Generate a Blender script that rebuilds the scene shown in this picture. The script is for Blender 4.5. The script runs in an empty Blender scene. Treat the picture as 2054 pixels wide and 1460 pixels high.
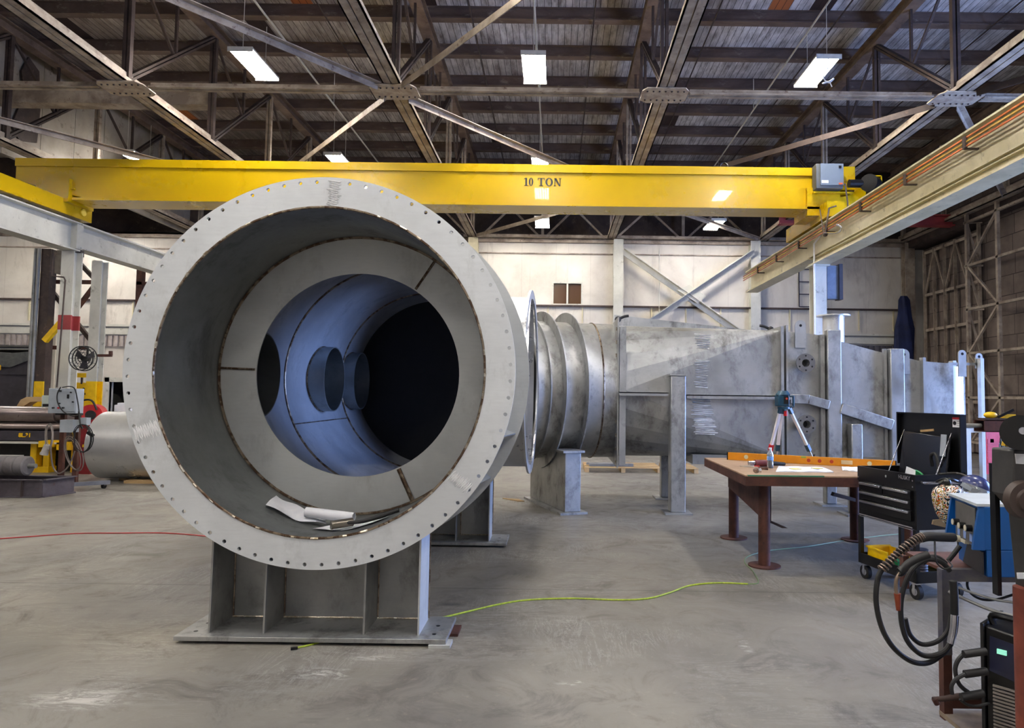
import bpy, math, random
from mathutils import Vector, Matrix
random.seed(7)
PI = math.pi
SC = bpy.context.scene
COL = SC.collection
F = 1369.0; CX, CY = 1115.0, 716.0; EYE = Vector((0, 0, 1.65))
PITCH = math.radians(3.1); ROLL = math.radians(-0.72)

# ---------------------------------------------------------------- camera
cd = bpy.data.cameras.new('camera'); cam = bpy.data.objects.new('camera', cd); COL.objects.link(cam)
CAMM = Matrix.Rotation(math.pi/2+PITCH, 4, 'X') @ Matrix.Rotation(-ROLL, 4, 'Z')
cam.matrix_world = Matrix.Translation(EYE) @ CAMM
cd.sensor_fit = 'HORIZONTAL'; cd.sensor_width = 36.0; cd.lens = 36.0*F/2054.0
cd.shift_x = (1027-CX)/2054.0; cd.shift_y = (CY-730)/2054.0
cd.clip_start = 0.05; cd.clip_end = 200
SC.camera = cam
# ---------------------------------------------------------------- view, sky, daylight door
SC.view_settings.view_transform = 'Standard'; SC.view_settings.look = 'None'
SC.view_settings.gamma = 1.0; SC.view_settings.exposure = 0.18; SC.view_settings.use_curve_mapping = False
w = bpy.data.worlds.new('daylight'); SC.world = w; w.use_nodes = True
bg = w.node_tree.nodes['Background']; bg.inputs[0].default_value = (0.30, 0.47, 1.0, 1); bg.inputs[1].default_value = 20.0
pl = bpy.data.lights.new('door_portal', 'AREA'); pl.shape = 'RECTANGLE'; pl.size = 5.8; pl.size_y = 7.0
po = bpy.data.objects.new('door_portal', pl); COL.objects.link(po)
po.location = (13.15, 7.5, 3.0); po.rotation_euler = (0, math.radians(90), 0)
pl.cycles.is_portal = True
SC.cycles.max_bounces = 7; SC.cycles.diffuse_bounces = 4; SC.cycles.glossy_bounces = 4
SC.cycles.transmission_bounces = 4; SC.cycles.transparent_max_bounces = 4
SC.cycles.sample_clamp_indirect = 6.0; SC.cycles.caustics_reflective = False; SC.cycles.caustics_refractive = False
LAMP_W = 150.0

# ---------------------------------------------------------------- pixel -> place in the hall
CR = CAMM.to_3x3()
def ray(x, y): return CR @ Vector(((x-CX)/F, -(y-CY)/F, -1.0))
def at(x, y, Y):
    d = ray(x, y); return EYE + d*(Y/d.y)
def atz(x, y, z=0.0):
    d = ray(x, y); return EYE + d*((z-EYE.z)/d.z)
def atx(x, y, X):
    d = ray(x, y); return EYE + d*(X/d.x)

# ---------------------------------------------------------------- materials
def S(r, g, b, a=1.0):
    f = lambda c: (c/255/12.92) if c/255 <= 0.04045 else ((c/255+0.055)/1.055)**2.4
    return (f(r), f(g), f(b), a)
def nn(nt, t, **kw):
    n = nt.nodes.new(t)
    for k, v in kw.items(): setattr(n, k, v)
    return n
def ramp(nt, src, stops):
    r = nn(nt, 'ShaderNodeValToRGB'); e = r.color_ramp.elements
    while len(e) < len(stops): e.new(0.5)
    for i, (p, c) in enumerate(stops):
        e[i].position = p; e[i].color = c if len(c) == 4 else (*c, 1)
    nt.links.new(src, r.inputs[0]); return r.outputs[0]
def mixc(nt, fac, a, b):
    m = nn(nt, 'ShaderNodeMix', data_type='RGBA')
    for s, v in ((m.inputs[0], fac), (m.inputs[6], a), (m.inputs[7], b)):
        if hasattr(v, 'links'): nt.links.new(v, s)
        else: s.default_value = v
    return m.outputs[2]
def math_(nt, op, a, b=0.0):
    m = nn(nt, 'ShaderNodeMath', operation=op)
    for s, v in ((m.inputs[0], a), (m.inputs[1], b)):
        if hasattr(v, 'links'): nt.links.new(v, s)
        else: s.default_value = v
    return m.outputs[0]
def noise(nt, co, scale, detail=5, rough=0.6, dist=0.0):
    n = nn(nt, 'ShaderNodeTexNoise'); n.inputs['Scale'].default_value = scale; n.inputs['Detail'].default_value = detail
    n.inputs['Roughness'].default_value = rough; n.inputs['Distortion'].default_value = dist
    nt.links.new(co, n.inputs['Vector']); return n.outputs['Fac']
def mapping(nt, co, sc=(1, 1, 1), rot=(0, 0, 0)):
    m = nn(nt, 'ShaderNodeMapping'); m.inputs['Scale'].default_value = sc; m.inputs['Rotation'].default_value = rot
    nt.links.new(co, m.inputs['Vector']); return m.outputs[0]
def base(name):
    m = bpy.data.materials.new(name); m.use_nodes = True; nt = m.node_tree
    p = nt.nodes['Principled BSDF']; co = nn(nt, 'ShaderNodeTexCoord').outputs['Object']
    return m, nt, p, co
def bump(nt, p, h, strength=0.2, dist=0.01):
    b = nn(nt, 'ShaderNodeBump'); b.inputs['Strength'].default_value = strength; b.inputs['Distance'].default_value = dist
    nt.links.new(h, b.inputs['Height']); nt.links.new(b.outputs[0], p.inputs['Normal'])
MATS = {}
def M(name, c1, c2=None, rough=0.5, metal=0.0, scale=3.0, lo=0.35, hi=0.65, rv=0.12, bmp=0.0, sc=(1, 1, 1), c3=None, coat=0.0):
    if name in MATS: return MATS[name]
    m, nt, p, co = base(name)
    if c2 is None: c2 = tuple(c*0.7 for c in c1[:3])+(1,)
    co = mapping(nt, co, sc)
    f = noise(nt, co, scale, 6, 0.65, 0.3)
    col = mixc(nt, ramp(nt, f, [(lo, (0, 0, 0)), (hi, (1, 1, 1))]), c1, c2)
    if c3:
        g = noise(nt, co, scale*3.3, 8, 0.75)
        col = mixc(nt, ramp(nt, g, [(0.58, (0, 0, 0)), (0.68, (1, 1, 1))]), col, c3)
    nt.links.new(col, p.inputs['Base Color'])
    r = nn(nt, 'ShaderNodeMapRange'); nt.links.new(f, r.inputs[0]); r.inputs[3].default_value = max(0.03, rough-rv); r.inputs[4].default_value = min(1, rough+rv)
    nt.links.new(r.outputs[0], p.inputs['Roughness'])
    p.inputs['Metallic'].default_value = metal; p.inputs['Coat Weight'].default_value = coat
    if bmp: bump(nt, p, noise(nt, co, scale*8, 5), bmp)
    MATS[name] = m; return m
def plain(name, c, rough=0.5, metal=0.0, emit=0.0):
    if name in MATS: return MATS[name]
    m, nt, p, co = base(name)
    f = noise(nt, co, 12, 3)
    nt.links.new(mixc(nt, ramp(nt, f, [(0.3, (0, 0, 0)), (0.7, (1, 1, 1))]), c, tuple(x*0.82 for x in c[:3])+(1,)), p.inputs['Base Color'])
    p.inputs['Roughness'].default_value = rough; p.inputs['Metallic'].default_value = metal
    if emit: p.inputs['Emission Color'].default_value = c; p.inputs['Emission Strength'].default_value = emit
    MATS[name] = m; return m

def steel_mat(name, c1, c2, stain, rough=0.42, metal=0.75, scale=1.1, smudge=0.6, g0=0.54, g1=0.72):
    m, nt, p, co = base(name)
    f = noise(nt, co, scale, 7, 0.6, 0.15)
    g = noise(nt, mapping(nt, co, (1, 1, 0.6)), scale*2.6, 9, 0.72, 0.2)
    h = noise(nt, mapping(nt, co, (1, 1, 6)), scale*9, 4, 0.6)
    col = mixc(nt, ramp(nt, f, [(0.38, (0, 0, 0)), (0.62, (1, 1, 1))]), c1, c2)
    col = mixc(nt, ramp(nt, g, [(g0, (0, 0, 0)), (g1, (smudge, smudge, smudge))]), col, stain)
    col = mixc(nt, ramp(nt, h, [(0.3, (0.12, 0.12, 0.12)), (0.6, (0, 0, 0))]), col, tuple(x*0.6 for x in c1[:3])+(1,))
    nt.links.new(col, p.inputs['Base Color'])
    r = nn(nt, 'ShaderNodeMapRange'); nt.links.new(g, r.inputs[0]); r.inputs[1].default_value = 0.3; r.inputs[2].default_value = 0.7
    r.inputs[3].default_value = rough-0.1; r.inputs[4].default_value = rough+0.18
    nt.links.new(r.outputs[0], p.inputs['Roughness']); p.inputs['Metallic'].default_value = metal
    bump(nt, p, g, 0.04, 0.02)
    MATS[name] = m; return m
STEEL = steel_mat('flange_steel', S(214, 216, 213), S(198, 200, 197), S(158, 158, 152), 0.5, 0.45, smudge=0.45)
FLANGE = steel_mat('lit_flange_steel', S(232, 235, 236), S(216, 219, 220), S(172, 172, 168), 0.5, 0.3, smudge=0.5)  # same steel as the step plate, coloured paler for the lamplight on it
DUCT = steel_mat('duct_steel', S(186, 187, 182), S(160, 161, 156), S(112, 108, 100), 0.42, 0.8)
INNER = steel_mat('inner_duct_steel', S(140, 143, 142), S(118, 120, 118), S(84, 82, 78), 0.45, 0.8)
DEEP = steel_mat('deep_duct_steel', S(196, 198, 202), S(172, 174, 178), S(120, 120, 122), 0.40, 0.45)
HOP = steel_mat('mottled_steel', S(190, 191, 189), S(158, 159, 157), S(92, 88, 83), 0.42, 0.72, 1.4, 0.8, 0.50, 0.68)
SADDLE = steel_mat('saddle_steel', S(172, 172, 168), S(142, 142, 138), S(100, 96, 90), 0.48, 0.6, 1.3)
SHINY = steel_mat('bright_rolled_steel', S(226, 226, 224), S(212, 212, 210), S(184, 182, 178), 0.3, 0.7, 0.8, 0.3)
WELD = M('weld_bead', S(92, 72, 56), S(150, 135, 115), 0.4, 0.7, 14, 0.45, 0.55)
TACK = M('bright_tack_weld', S(225, 220, 205), S(150, 130, 100), 0.3, 0.8, 30)
SCRIB = plain('ground_bright_steel', S(255, 255, 255), 0.5, 0.0)
YEL = M('crane_yellow', S(200, 164, 3), S(194, 158, 2), 0.28, 0.0, 0.8, 0.3, 0.7, 0.05, coat=0.2)
YELP = M('safety_yellow', S(250, 205, 10), S(225, 175, 10), 0.45, 0, 4)
CREAM = M('cream_paint', S(222, 212, 178), S(196, 186, 150), 0.45, 0, 1.5, c3=S(150, 140, 112))
GREYP = M('pale_grey_paint', S(214, 212, 200), S(190, 188, 176), 0.4, 0, 1.2, c3=S(140, 138, 125))
CHORD = M('old_cream_truss_paint', S(176, 162, 144), S(132, 118, 104), 0.7, 0, 1.8, 0.4, 0.6, c3=S(92, 66, 56))
RUSTD = M('dark_rusty_steel', S(74, 60, 54), S(50, 40, 37), 0.75, 0.1, 2.5, c3=S(104, 82, 72))
PURL = M('purlin_paint', S(118, 100, 90), S(78, 64, 58), 0.8, 0, 1.4, c3=S(150, 138, 124), sc=(0.4, 1, 1))
RUST = M('brown_rusty_steel', S(92, 54, 42), S(64, 38, 32), 0.7, 0.2, 5, c3=S(46, 28, 26))
RED = M('red_oxide_paint', S(160, 62, 62), S(135, 50, 52), 0.6, 0, 2)
REDP = M('bright_red_paint', S(200, 30, 36), S(160, 22, 28), 0.4, 0, 3)
BLK = M('black_paint', S(14, 13, 14), S(8, 8, 9), 0.32, 0.1, 5, rv=0.08)
BLKM = M('matt_black_rubber', S(22, 21, 22), S(12, 12, 13), 0.6, 0, 8)
DARK = M('dark_machine_paint', S(58, 54, 64), S(42, 39, 46), 0.55, 0.1, 3)
GRAY = M('machine_grey_paint', S(168, 176, 184), S(152, 160, 168), 0.45, 0, 3)
CHR = M('bright_aluminium', S(215, 215, 220), S(190, 190, 196), 0.22, 0.9, 6)
BLUE = M('blue_enamel', S(8, 86, 158), S(6, 70, 135), 0.4, 0, 3)
WHITE = M('white_paper', S(240, 240, 242), S(222, 224, 230), 0.7, 0, 5)
WOODM = M('pale_wood', S(200, 168, 120), S(170, 138, 94), 0.7, 0, 3, sc=(0.2, 1, 1))
def special():
    # concrete floor
    m, nt, p, co = base('concrete_floor')
    a = noise(nt, co, 0.35, 8, 0.62, 0.6); b = noise(nt, co, 2.2, 9, 0.72, 1.0); c = noise(nt, co, 14, 6, 0.7)
    col = mixc(nt, ramp(nt, a, [(0.36, (0, 0, 0)), (0.64, (1, 1, 1))]), S(140, 134, 122), S(104, 100, 94))
    col = mixc(nt, ramp(nt, b, [(0.52, (0, 0, 0)), (0.7, (0.75, 0.75, 0.75))]), col, S(84, 77, 70))
    col = mixc(nt, ramp(nt, c, [(0.60, (0, 0, 0)), (0.75, (0.5, 0.5, 0.5))]), col, S(170, 158, 138))
    # pale scratches
    for k, (sx, sy, rot) in enumerate(((0.9, 7, 0.5), (8, 1.0, 0.2))):
        s = noise(nt, mapping(nt, co, (sx, sy, 1), (0, 0, rot)), 0.9, 10, 0.8, 1.6)
        gate = noise(nt, co, 0.55+0.2*k, 3)
        fac = math_(nt, 'MULTIPLY', ramp(nt, s, [(0.495, (0, 0, 0)), (0.50, (1, 1, 1)), (0.505, (0, 0, 0))]), ramp(nt, gate, [(0.52, (0, 0, 0)), (0.62, (1, 1, 1))]))
        col = mixc(nt, math_(nt, 'MULTIPLY', fac, 0.85), col, S(226, 222, 212))
    # worn pale scrape patches, a dark oil stain
    geo = nn(nt, 'ShaderNodeNewGeometry').outputs['Position']
    fine = noise(nt, mapping(nt, geo, (2.0, 6.0, 1), (0, 0, 0.35)), 2.6, 10, 0.8, 1.2)
    for (px, py, rx, ry, colr, th) in ((160, 1402, .34, .16, S(206, 202, 192), .50), (650, 1352, .22, .13, S(206, 202, 192), .52), (760, 1320, .22, .06, S(198, 194, 186), .50), (1150, 1370, .12, .06, S(190, 186, 176), .52), (1490, 1290, .05, .3, S(176, 172, 164), .53), (905, 1212, .14, .05, S(62, 60, 60), .40), (1400, 1015, .7, .16, S(92, 84, 78), .46)):
        c_ = atz(px, py); mp = nn(nt, 'ShaderNodeMapping'); mp.inputs['Location'].default_value = (-c_.x/rx, -c_.y/ry, 0); mp.inputs['Scale'].default_value = (1/rx, 1/ry, 0); nt.links.new(geo, mp.inputs['Vector'])
        ln = nn(nt, 'ShaderNodeVectorMath', operation='LENGTH'); nt.links.new(mp.outputs[0], ln.inputs[0])
        edge = ramp(nt, ln.outputs['Value'], [(0.25, (1, 1, 1)), (1.0, (0, 0, 0))])
        sp_ = ramp(nt, fine, [(th-.02, (0, 0, 0)), (th+.06, (1, 1, 1))])
        col = mixc(nt, math_(nt, 'MULTIPLY', math_(nt, 'MULTIPLY', edge, sp_), 0.8), col, colr)
    # saw-cut joints
    sx = nn(nt, 'ShaderNodeSeparateXYZ'); nt.links.new(co, sx.inputs[0])
    for ax, off, per in ((1, 0.58, 6.1),):
        t = math_(nt, 'ABSOLUTE', math_(nt, 'SUBTRACT', math_(nt, 'FRACT', math_(nt, 'DIVIDE', math_(nt, 'ADD', sx.outputs[ax], 61+off), per)), 0.5))
        j = math_(nt, 'LESS_THAN', t, 0.0012)
        col = mixc(nt, math_(nt, 'MULTIPLY', j, 0.7), col, S(60, 56, 52))
    nt.links.new(col, p.inputs['Base Color'])
    r = nn(nt, 'ShaderNodeMapRange'); nt.links.new(b, r.inputs[0]); r.inputs[1].default_value = 0.3; r.inputs[2].default_value = 0.7
    r.inputs[3].default_value = 0.34; r.inputs[4].default_value = 0.62; nt.links.new(r.outputs[0], p.inputs['Roughness'])
    bump(nt, p, c, 0.08, 0.01); MATS['floor'] = m
    # back wall
    m, nt, p, co = base('grimy_cream_wall')
    a = noise(nt, co, 0.5, 8, 0.6, 0.5); b = noise(nt, mapping(nt, co, (1, 1, 0.25)), 1.6, 9, 0.75, 0.6)
    col = mixc(nt, ramp(nt, a, [(0.35, (0, 0, 0)), (0.68, (1, 1, 1))]), S(226, 220, 208), S(200, 192, 180))
    col = mixc(nt, ramp(nt, b, [(0.55, (0, 0, 0)), (0.8, (0.7, 0.7, 0.7))]), col, S(126, 112, 98))
    crack = noise(nt, co, 1.3, 10, 0.8, 2.0)
    col = mixc(nt, math_(nt, 'MULTIPLY', ramp(nt, crack, [(0.497, (0, 0, 0)), (0.50, (1, 1, 1)), (0.503, (0, 0, 0))]), ramp(nt, a, [(0.5, (0, 0, 0)), (0.6, (0.5, 0.5, 0.5))])), col, S(110, 98, 88))
    sx = nn(nt, 'ShaderNodeSeparateXYZ'); nt.links.new(co, sx.inputs[0])
    t = math_(nt, 'LESS_THAN', math_(nt, 'ABSOLUTE', math_(nt, 'SUBTRACT', math_(nt, 'FRACT', math_(nt, 'DIVIDE', math_(nt, 'ADD', sx.outputs[0], 60.0), 1.22)), 0.5)), 0.006)
    col = mixc(nt, math_(nt, 'MULTIPLY', t, 0.22), col, S(120, 108, 98))
    nt.links.new(col, p.inputs['Base Color']); p.inputs['Roughness'].default_value = 0.7; MATS['wall'] = m
    # brown-grey side wall / door cladding: big sheets with grubby seams
    m, nt, p, co = base('door_cladding')
    a = noise(nt, co, 1.2, 8, 0.65)
    br = nn(nt, 'ShaderNodeTexBrick'); nt.links.new(mapping(nt, co, (1, 1, 1), (0, PI/2, PI/2)), br.inputs[0])
    br.inputs['Scale'].default_value = 1; br.inputs['Brick Width'].default_value = 0.62; br.inputs['Row Height'].default_value = 0.56
    br.inputs['Mortar Size'].default_value = 0.012; br.inputs['Color1'].default_value = S(128, 114, 104); br.inputs['Color2'].default_value = S(108, 96, 88); br.inputs['Mortar'].default_value = S(56, 47, 42); br.offset = 0.15
    col = mixc(nt, ramp(nt, a, [(0.4, (0, 0, 0)), (0.7, (0.8, 0.8, 0.8))]), br.outputs[0], S(78, 66, 60))
    nt.links.new(col, p.inputs['Base Color']); p.inputs['Roughness'].default_value = 0.8; MATS['cladding'] = m
    # roof deck
    m, nt, p, co = base('whitewashed_roof_boards')
    sx = nn(nt, 'ShaderNodeSeparateXYZ'); nt.links.new(co, sx.inputs[0])
    bx = math_(nt, 'DIVIDE', math_(nt, 'ADD', sx.outputs[0], 60.0), 0.155)
    idx = math_(nt, 'FLOOR', bx); fr = math_(nt, 'FRACT', bx)
    wn = nn(nt, 'ShaderNodeTexWhiteNoise', noise_dimensions='1D'); nt.links.new(idx, wn.inputs['W'])
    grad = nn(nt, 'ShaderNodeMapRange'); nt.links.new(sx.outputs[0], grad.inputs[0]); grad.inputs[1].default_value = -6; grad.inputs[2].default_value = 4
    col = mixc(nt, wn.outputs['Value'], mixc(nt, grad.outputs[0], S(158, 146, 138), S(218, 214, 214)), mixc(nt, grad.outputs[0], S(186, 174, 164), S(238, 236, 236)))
    n2 = noise(nt, mapping(nt, co, (3, 0.6, 1)), 1.6, 9, 0.75)
    n3 = noise(nt, co, 0.28, 4)
    col = mixc(nt, ramp(nt, n2, [(0.42, (0, 0, 0)), (0.66, (0.85, 0.85, 0.85))]), col, S(84, 70, 62))
    col = mixc(nt, math_(nt, 'MULTIPLY', ramp(nt, n3, [(0.42, (0, 0, 0)), (0.6, (1, 1, 1))]), 0.5), col, S(80, 68, 62))
    i2 = math_(nt, 'FLOOR', math_(nt, 'DIVIDE', math_(nt, 'ADD', sx.outputs[0], 60.0), 0.46))
    j2 = math_(nt, 'FLOOR', math_(nt, 'DIVIDE', math_(nt, 'ADD', sx.outputs[1], 60.1), 1.65))
    w2 = nn(nt, 'ShaderNodeTexWhiteNoise', noise_dimensions='1D'); nt.links.new(math_(nt, 'ADD', math_(nt, 'MULTIPLY', i2, 17.37), math_(nt, 'MULTIPLY', j2, 3.91)), w2.inputs['W'])
    col = mixc(nt, math_(nt, 'GREATER_THAN', w2.outputs['Value'], 0.982), col, S(176, 104, 58))
    col = mixc(nt, math_(nt, 'LESS_THAN', w2.outputs['Value'], 0.035), col, S(50, 34, 32))
    gap = math_(nt, 'LESS_THAN', fr, 0.07); col = mixc(nt, gap, col, S(30, 24, 22))
    nt.links.new(col, p.inputs['Base Color']); p.inputs['Roughness'].default_value = 0.85; MATS['deck'] = m
    # tan plywood / table sheet
    # smoked glass
    m, nt, p, co = base('brown_window_glass'); p.inputs['Base Color'].default_value = S(84, 62, 48); p.inputs['Roughness'].default_value = 0.15
    MATS['glass'] = m
    m, nt, p, co = base('clear_plastic'); p.inputs['Base Color'].default_value = (0.92, 0.96, 1, 1); p.inputs['Roughness'].default_value = 0.08
    p.inputs['Transmission Weight'].default_value = 0.85; p.inputs['IOR'].default_value = 1.3; MATS['plastic'] = m
    m, nt, p, co = base('lamp_tube'); p.inputs['Base Color'].default_value = (1, 1, 1, 1); p.inputs['Emission Color'].default_value = (1.0, 0.95, 0.89, 1)
    p.inputs['Emission Strength'].default_value = 158.0; MATS['tube'] = m
    # graphic helmet shell: colourful swirls
    m, nt, p, co = base('graphic_helmet_shell')
    f = noise(nt, co, 11, 1, 0.4, 3.0)
    c = ramp(nt, f, [(0.0, S(24, 22, 20)), (0.40, S(232, 230, 216)), (0.47, S(200, 84, 10)), (0.51, S(24, 22, 20)), (0.545, S(176, 196, 96)), (0.58, S(186, 20, 20)), (0.61, S(236, 234, 222)), (0.68, S(24, 22, 20))])
    for nd__ in nt.nodes:
        if nd__.bl_idname == 'ShaderNodeValToRGB': nd__.color_ramp.interpolation = 'CONSTANT'
    nt.links.new(c, p.inputs['Base Color']); p.inputs['Roughness'].default_value = 0.22; MATS['graphic'] = m
special()

# ---------------------------------------------------------------- mesh builder
class MB:
    def __init__(s): s.v = []; s.f = []
    def add(s, vs, fs):
        o = len(s.v); s.v += [Vector(p) for p in vs]; s.f += [tuple(o+i for i in f) for f in fs]; return s
    def box(s, x0, x1, y0, y1, z0, z1):
        return s.add([(x, y, z) for z in (z0, z1) for y in (y0, y1) for x in (x0, x1)],
                     [(0, 2, 3, 1), (4, 5, 7, 6), (0, 1, 5, 4), (2, 6, 7, 3), (0, 4, 6, 2), (1, 3, 7, 5)])
    def frame(s, p0, p1, up=(0, 0, 1)):
        p0, p1 = Vector(p0), Vector(p1); d = (p1-p0).normalized(); u = Vector(up)
        if abs(d.dot(u)) > 0.98: u = Vector((0, 1, 0)) if abs(d.y) < 0.9 else Vector((1, 0, 0))
        side = d.cross(u).normalized(); u = side.cross(d).normalized(); return p0, p1, d, side, u
    def beam(s, p0, p1, w, h, up=(0, 0, 1)):
        p0, p1, d, sd, u = s.frame(p0, p1, up); vs = [p+sd*a*w/2+u*b*h/2 for p in (p0, p1) for b in (-1, 1) for a in (-1, 1)]
        return s.add(vs, [(0, 1, 3, 2), (4, 6, 7, 5), (0, 4, 5, 1), (2, 3, 7, 6), (0, 2, 6, 4), (1, 5, 7, 3)])
    def sec(s, p0, p1, rects, up=(0, 0, 1)):
        # rects (a0,a1,b0,b1) in (side, up) coordinates swept p0->p1
        p0, p1, d, sd, u = s.frame(p0, p1, up)
        for a0, a1, b0, b1 in rects:
            vs = [p+sd*a+u*b for p in (p0, p1) for b in (b0, b1) for a in (a0, a1)]
            s.add(vs, [(0, 1, 3, 2), (4, 6, 7, 5), (0, 4, 5, 1), (2, 3, 7, 6), (0, 2, 6, 4), (1, 5, 7, 3)])
        return s
    def ibeam(s, p0, p1, w, h, tf=0.02, tw=0.015, up=(0, 0, 1)):
        return s.sec(p0, p1, [(-w/2, w/2, h/2-tf, h/2), (-w/2, w/2, -h/2, -h/2+tf), (-tw/2, tw/2, -h/2+tf, h/2-tf)], up)
    def angle(s, p0, p1, a=0.08, t=0.01, up=(0, 0, 1)):
        return s.sec(p0, p1, [(-a/2, a/2, -t/2, t/2), (-a/2, -a/2+t, -a, -t/2)], up)
    def lathe(s, o, axis, prof, n=32, a0=0.0, a1=2*PI, up=(0, 0, 1)):
        o = Vector(o); _, _, d, sd, u = s.frame(o, o+Vector(axis), up); full = abs(a1-a0-2*PI) < 1e-6
        m = n if full else n+1; vs = []
        for i in range(m):
            a = a0+(a1-a0)*i/n; e = sd*math.cos(a)+u*math.sin(a)
            for r, t in prof: vs.append(o+d*t+e*r)
        k = len(prof); fs = []
        for i in range(n):
            j = (i+1) % m
            for q in range(k-1): fs.append((i*k+q, j*k+q, j*k+q+1, i*k+q+1))
        return s.add(vs, fs)
    def cyl(s, p0, p1, r, n=24, r2=None):
        p0, p1 = Vector(p0), Vector(p1); L = (p1-p0).length; r2 = r if r2 is None else r2
        return s.lathe(p0, p1-p0, [(0.0001, 0), (r, 0), (r2, L), (0.0001, L)], n)
    def pipe(s, p0, p1, ro, ri, n=32):
        p0, p1 = Vector(p0), Vector(p1); L = (p1-p0).length
        return s.lathe(p0, p1-p0, [(ro, 0), (ro, L), (ri, L), (ri, 0), (ro, 0)], n)
    def prism(s, pts, vec):
        pts = [Vector(p) for p in pts]; n = len(pts); vec = Vector(vec)
        return s.add(pts+[p+vec for p in pts], [tuple(range(n))[::-1], tuple(range(n, 2*n))]+[(i, (i+1) % n, n+(i+1) % n, n+i) for i in range(n)])
    def tube(s, pts, r, n=8, smooth=0, closed=False):
        pts = [Vector(p) for p in pts]
        if smooth: pts = catmull(pts, smooth)
        m = len(pts); vs = []; t = (pts[1]-pts[0]).normalized()
        u = t.cross(Vector((0, 0, 1)));
        if u.length < 0.1: u = t.cross(Vector((0, 1, 0)))
        u.normalize()
        for i, p in enumerate(pts):
            t = (pts[min(i+1, m-1)]-pts[max(i-1, 0)]); t.normalize(); u = (u-t*u.dot(t)); u.normalize(); w_ = t.cross(u)
            rr = r(i/(m-1)) if callable(r) else r
            vs += [p+(u*math.cos(2*PI*k/n)+w_*math.sin(2*PI*k/n))*rr for k in range(n)]
        fs = [(i*n+k, i*n+(k+1) % n, (i+1)*n+(k+1) % n, (i+1)*n+k) for i in range(m-1) for k in range(n)]
        fs += [tuple(range(n))[::-1], tuple(range((m-1)*n, m*n))]
        return s.add(vs, fs)
    def ball(s, c, rx, ry=None, rz=None, n=20, m=12, z0=-1.0, z1=1.0):
        ry = rx if ry is None else ry; rz = rx if rz is None else rz; c = Vector(c)
        a0, a1 = math.asin(z0), math.asin(z1); vs = []
        for j in range(m+1):
            a = a0+(a1-a0)*j/m
            for i in range(n): vs.append(c+Vector((rx*math.cos(a)*math.cos(2*PI*i/n), ry*math.cos(a)*math.sin(2*PI*i/n), rz*math.sin(a))))
        return s.add(vs, [(j*n+i, j*n+(i+1) % n, (j+1)*n+(i+1) % n, (j+1)*n+i) for j in range(m) for i in range(n)])
    def xf(s, mat, start=0):
        for i in range(start, len(s.v)): s.v[i] = mat @ s.v[i]
        return s
def catmull(P, k):
    out = []
    for i in range(len(P)-1):
        a, b, c, d = P[max(i-1, 0)], P[i], P[i+1], P[min(i+2, len(P)-1)]
        for j in range(k):
            t = j/k; out.append(0.5*((2*b)+(c-a)*t+(2*a-5*b+4*c-d)*t*t+(3*b-a-3*c+d)*t**3))
    out.append(P[-1]); return out

def chain(o):
    m = Matrix.Identity(4)
    while o is not None: m = (Matrix.Translation(o.location) @ o.rotation_euler.to_matrix().to_4x4()) @ m; o = o.parent
    return m
def props(o, label=None, cat=None, group=None, kind=None):
    if label: o['label'] = label
    if cat: o['category'] = cat
    if group: o['group'] = group
    if kind: o['kind'] = kind
    return o
def obj(name, mb, mat, parent=None, local=False, ang=35, bevel=0.0, origin=None):
    """one mesh object; vertices given in world space unless local=True"""
    me = bpy.data.meshes.new(name); vs = mb.v
    o = bpy.data.objects.new(name, me); COL.objects.link(o)
    if parent is not None:
        o.parent = parent
        if not local: inv = chain(parent).inverted(); vs = [inv @ v for v in vs]
    else:
        if origin is None:
            xs = [v.x for v in vs]; ys = [v.y for v in vs]; zs = [v.z for v in vs]
            origin = Vector(((min(xs)+max(xs))/2, (min(ys)+max(ys))/2, min(zs)))
        origin = Vector(origin); o.location = origin; vs = [v-origin for v in vs]
    me.from_pydata([tuple(v) for v in vs], [], mb.f); me.update()
    me.materials.append(mat)
    for p in me.polygons: p.use_smooth = True
    try: me.set_sharp_from_angle(angle=math.radians(ang))
    except Exception: pass
    if bevel:
        b = o.modifiers.new('edge', 'BEVEL'); b.width = bevel; b.segments = 2; b.limit_method = 'ANGLE'; b.angle_limit = math.radians(50)
    return o
def thing(name, label, cat, loc=(0, 0, 0), rz=0.0, group=None):
    o = bpy.data.objects.new(name, None); COL.objects.link(o); o.empty_display_size = 0.2
    o.location = loc; o.rotation_euler = (0, 0, rz); return props(o, label, cat, group)
def solo(name, mb, mat, label, cat, group=None, **kw):
    return props(obj(name, mb, mat, **kw), label, cat, group)
def struct(name, mb, mat, parent=None, **kw):
    o = obj(name, mb, mat, parent, **kw)
    if parent is None: o['kind'] = 'structure'
    return o
def dup(root, loc, rz=None, label=None, group=None):
    def cp(o, par):
        c = o.copy(); COL.objects.link(c); c.parent = par
        for ch in o.children: cp(ch, c)
        return c
    r = cp(root, None); r.location = loc
    if rz is not None: r.rotation_euler = (0, 0, rz)
    if label: r['label'] = label
    if group: r['group'] = group
    return r
def text(s_, size, mat, name, parent, mtx, extrude=0.002, bold=0.0):
    cu = bpy.data.curves.new('t', 'FONT'); cu.body = s_; cu.size = size; cu.extrude = extrude; cu.offset = bold; cu.align_x = 'CENTER'; cu.align_y = 'CENTER'
    to = bpy.data.objects.new('t', cu); COL.objects.link(to); bpy.context.view_layer.update()
    me = bpy.data.meshes.new_from_object(to); bpy.data.objects.remove(to); 
    mb = MB(); mb.add([mtx @ v.co for v in me.vertices], [tuple(p.vertices) for p in me.polygons]); bpy.data.meshes.remove(me)
    return obj(name, mb, mat, parent)
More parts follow.
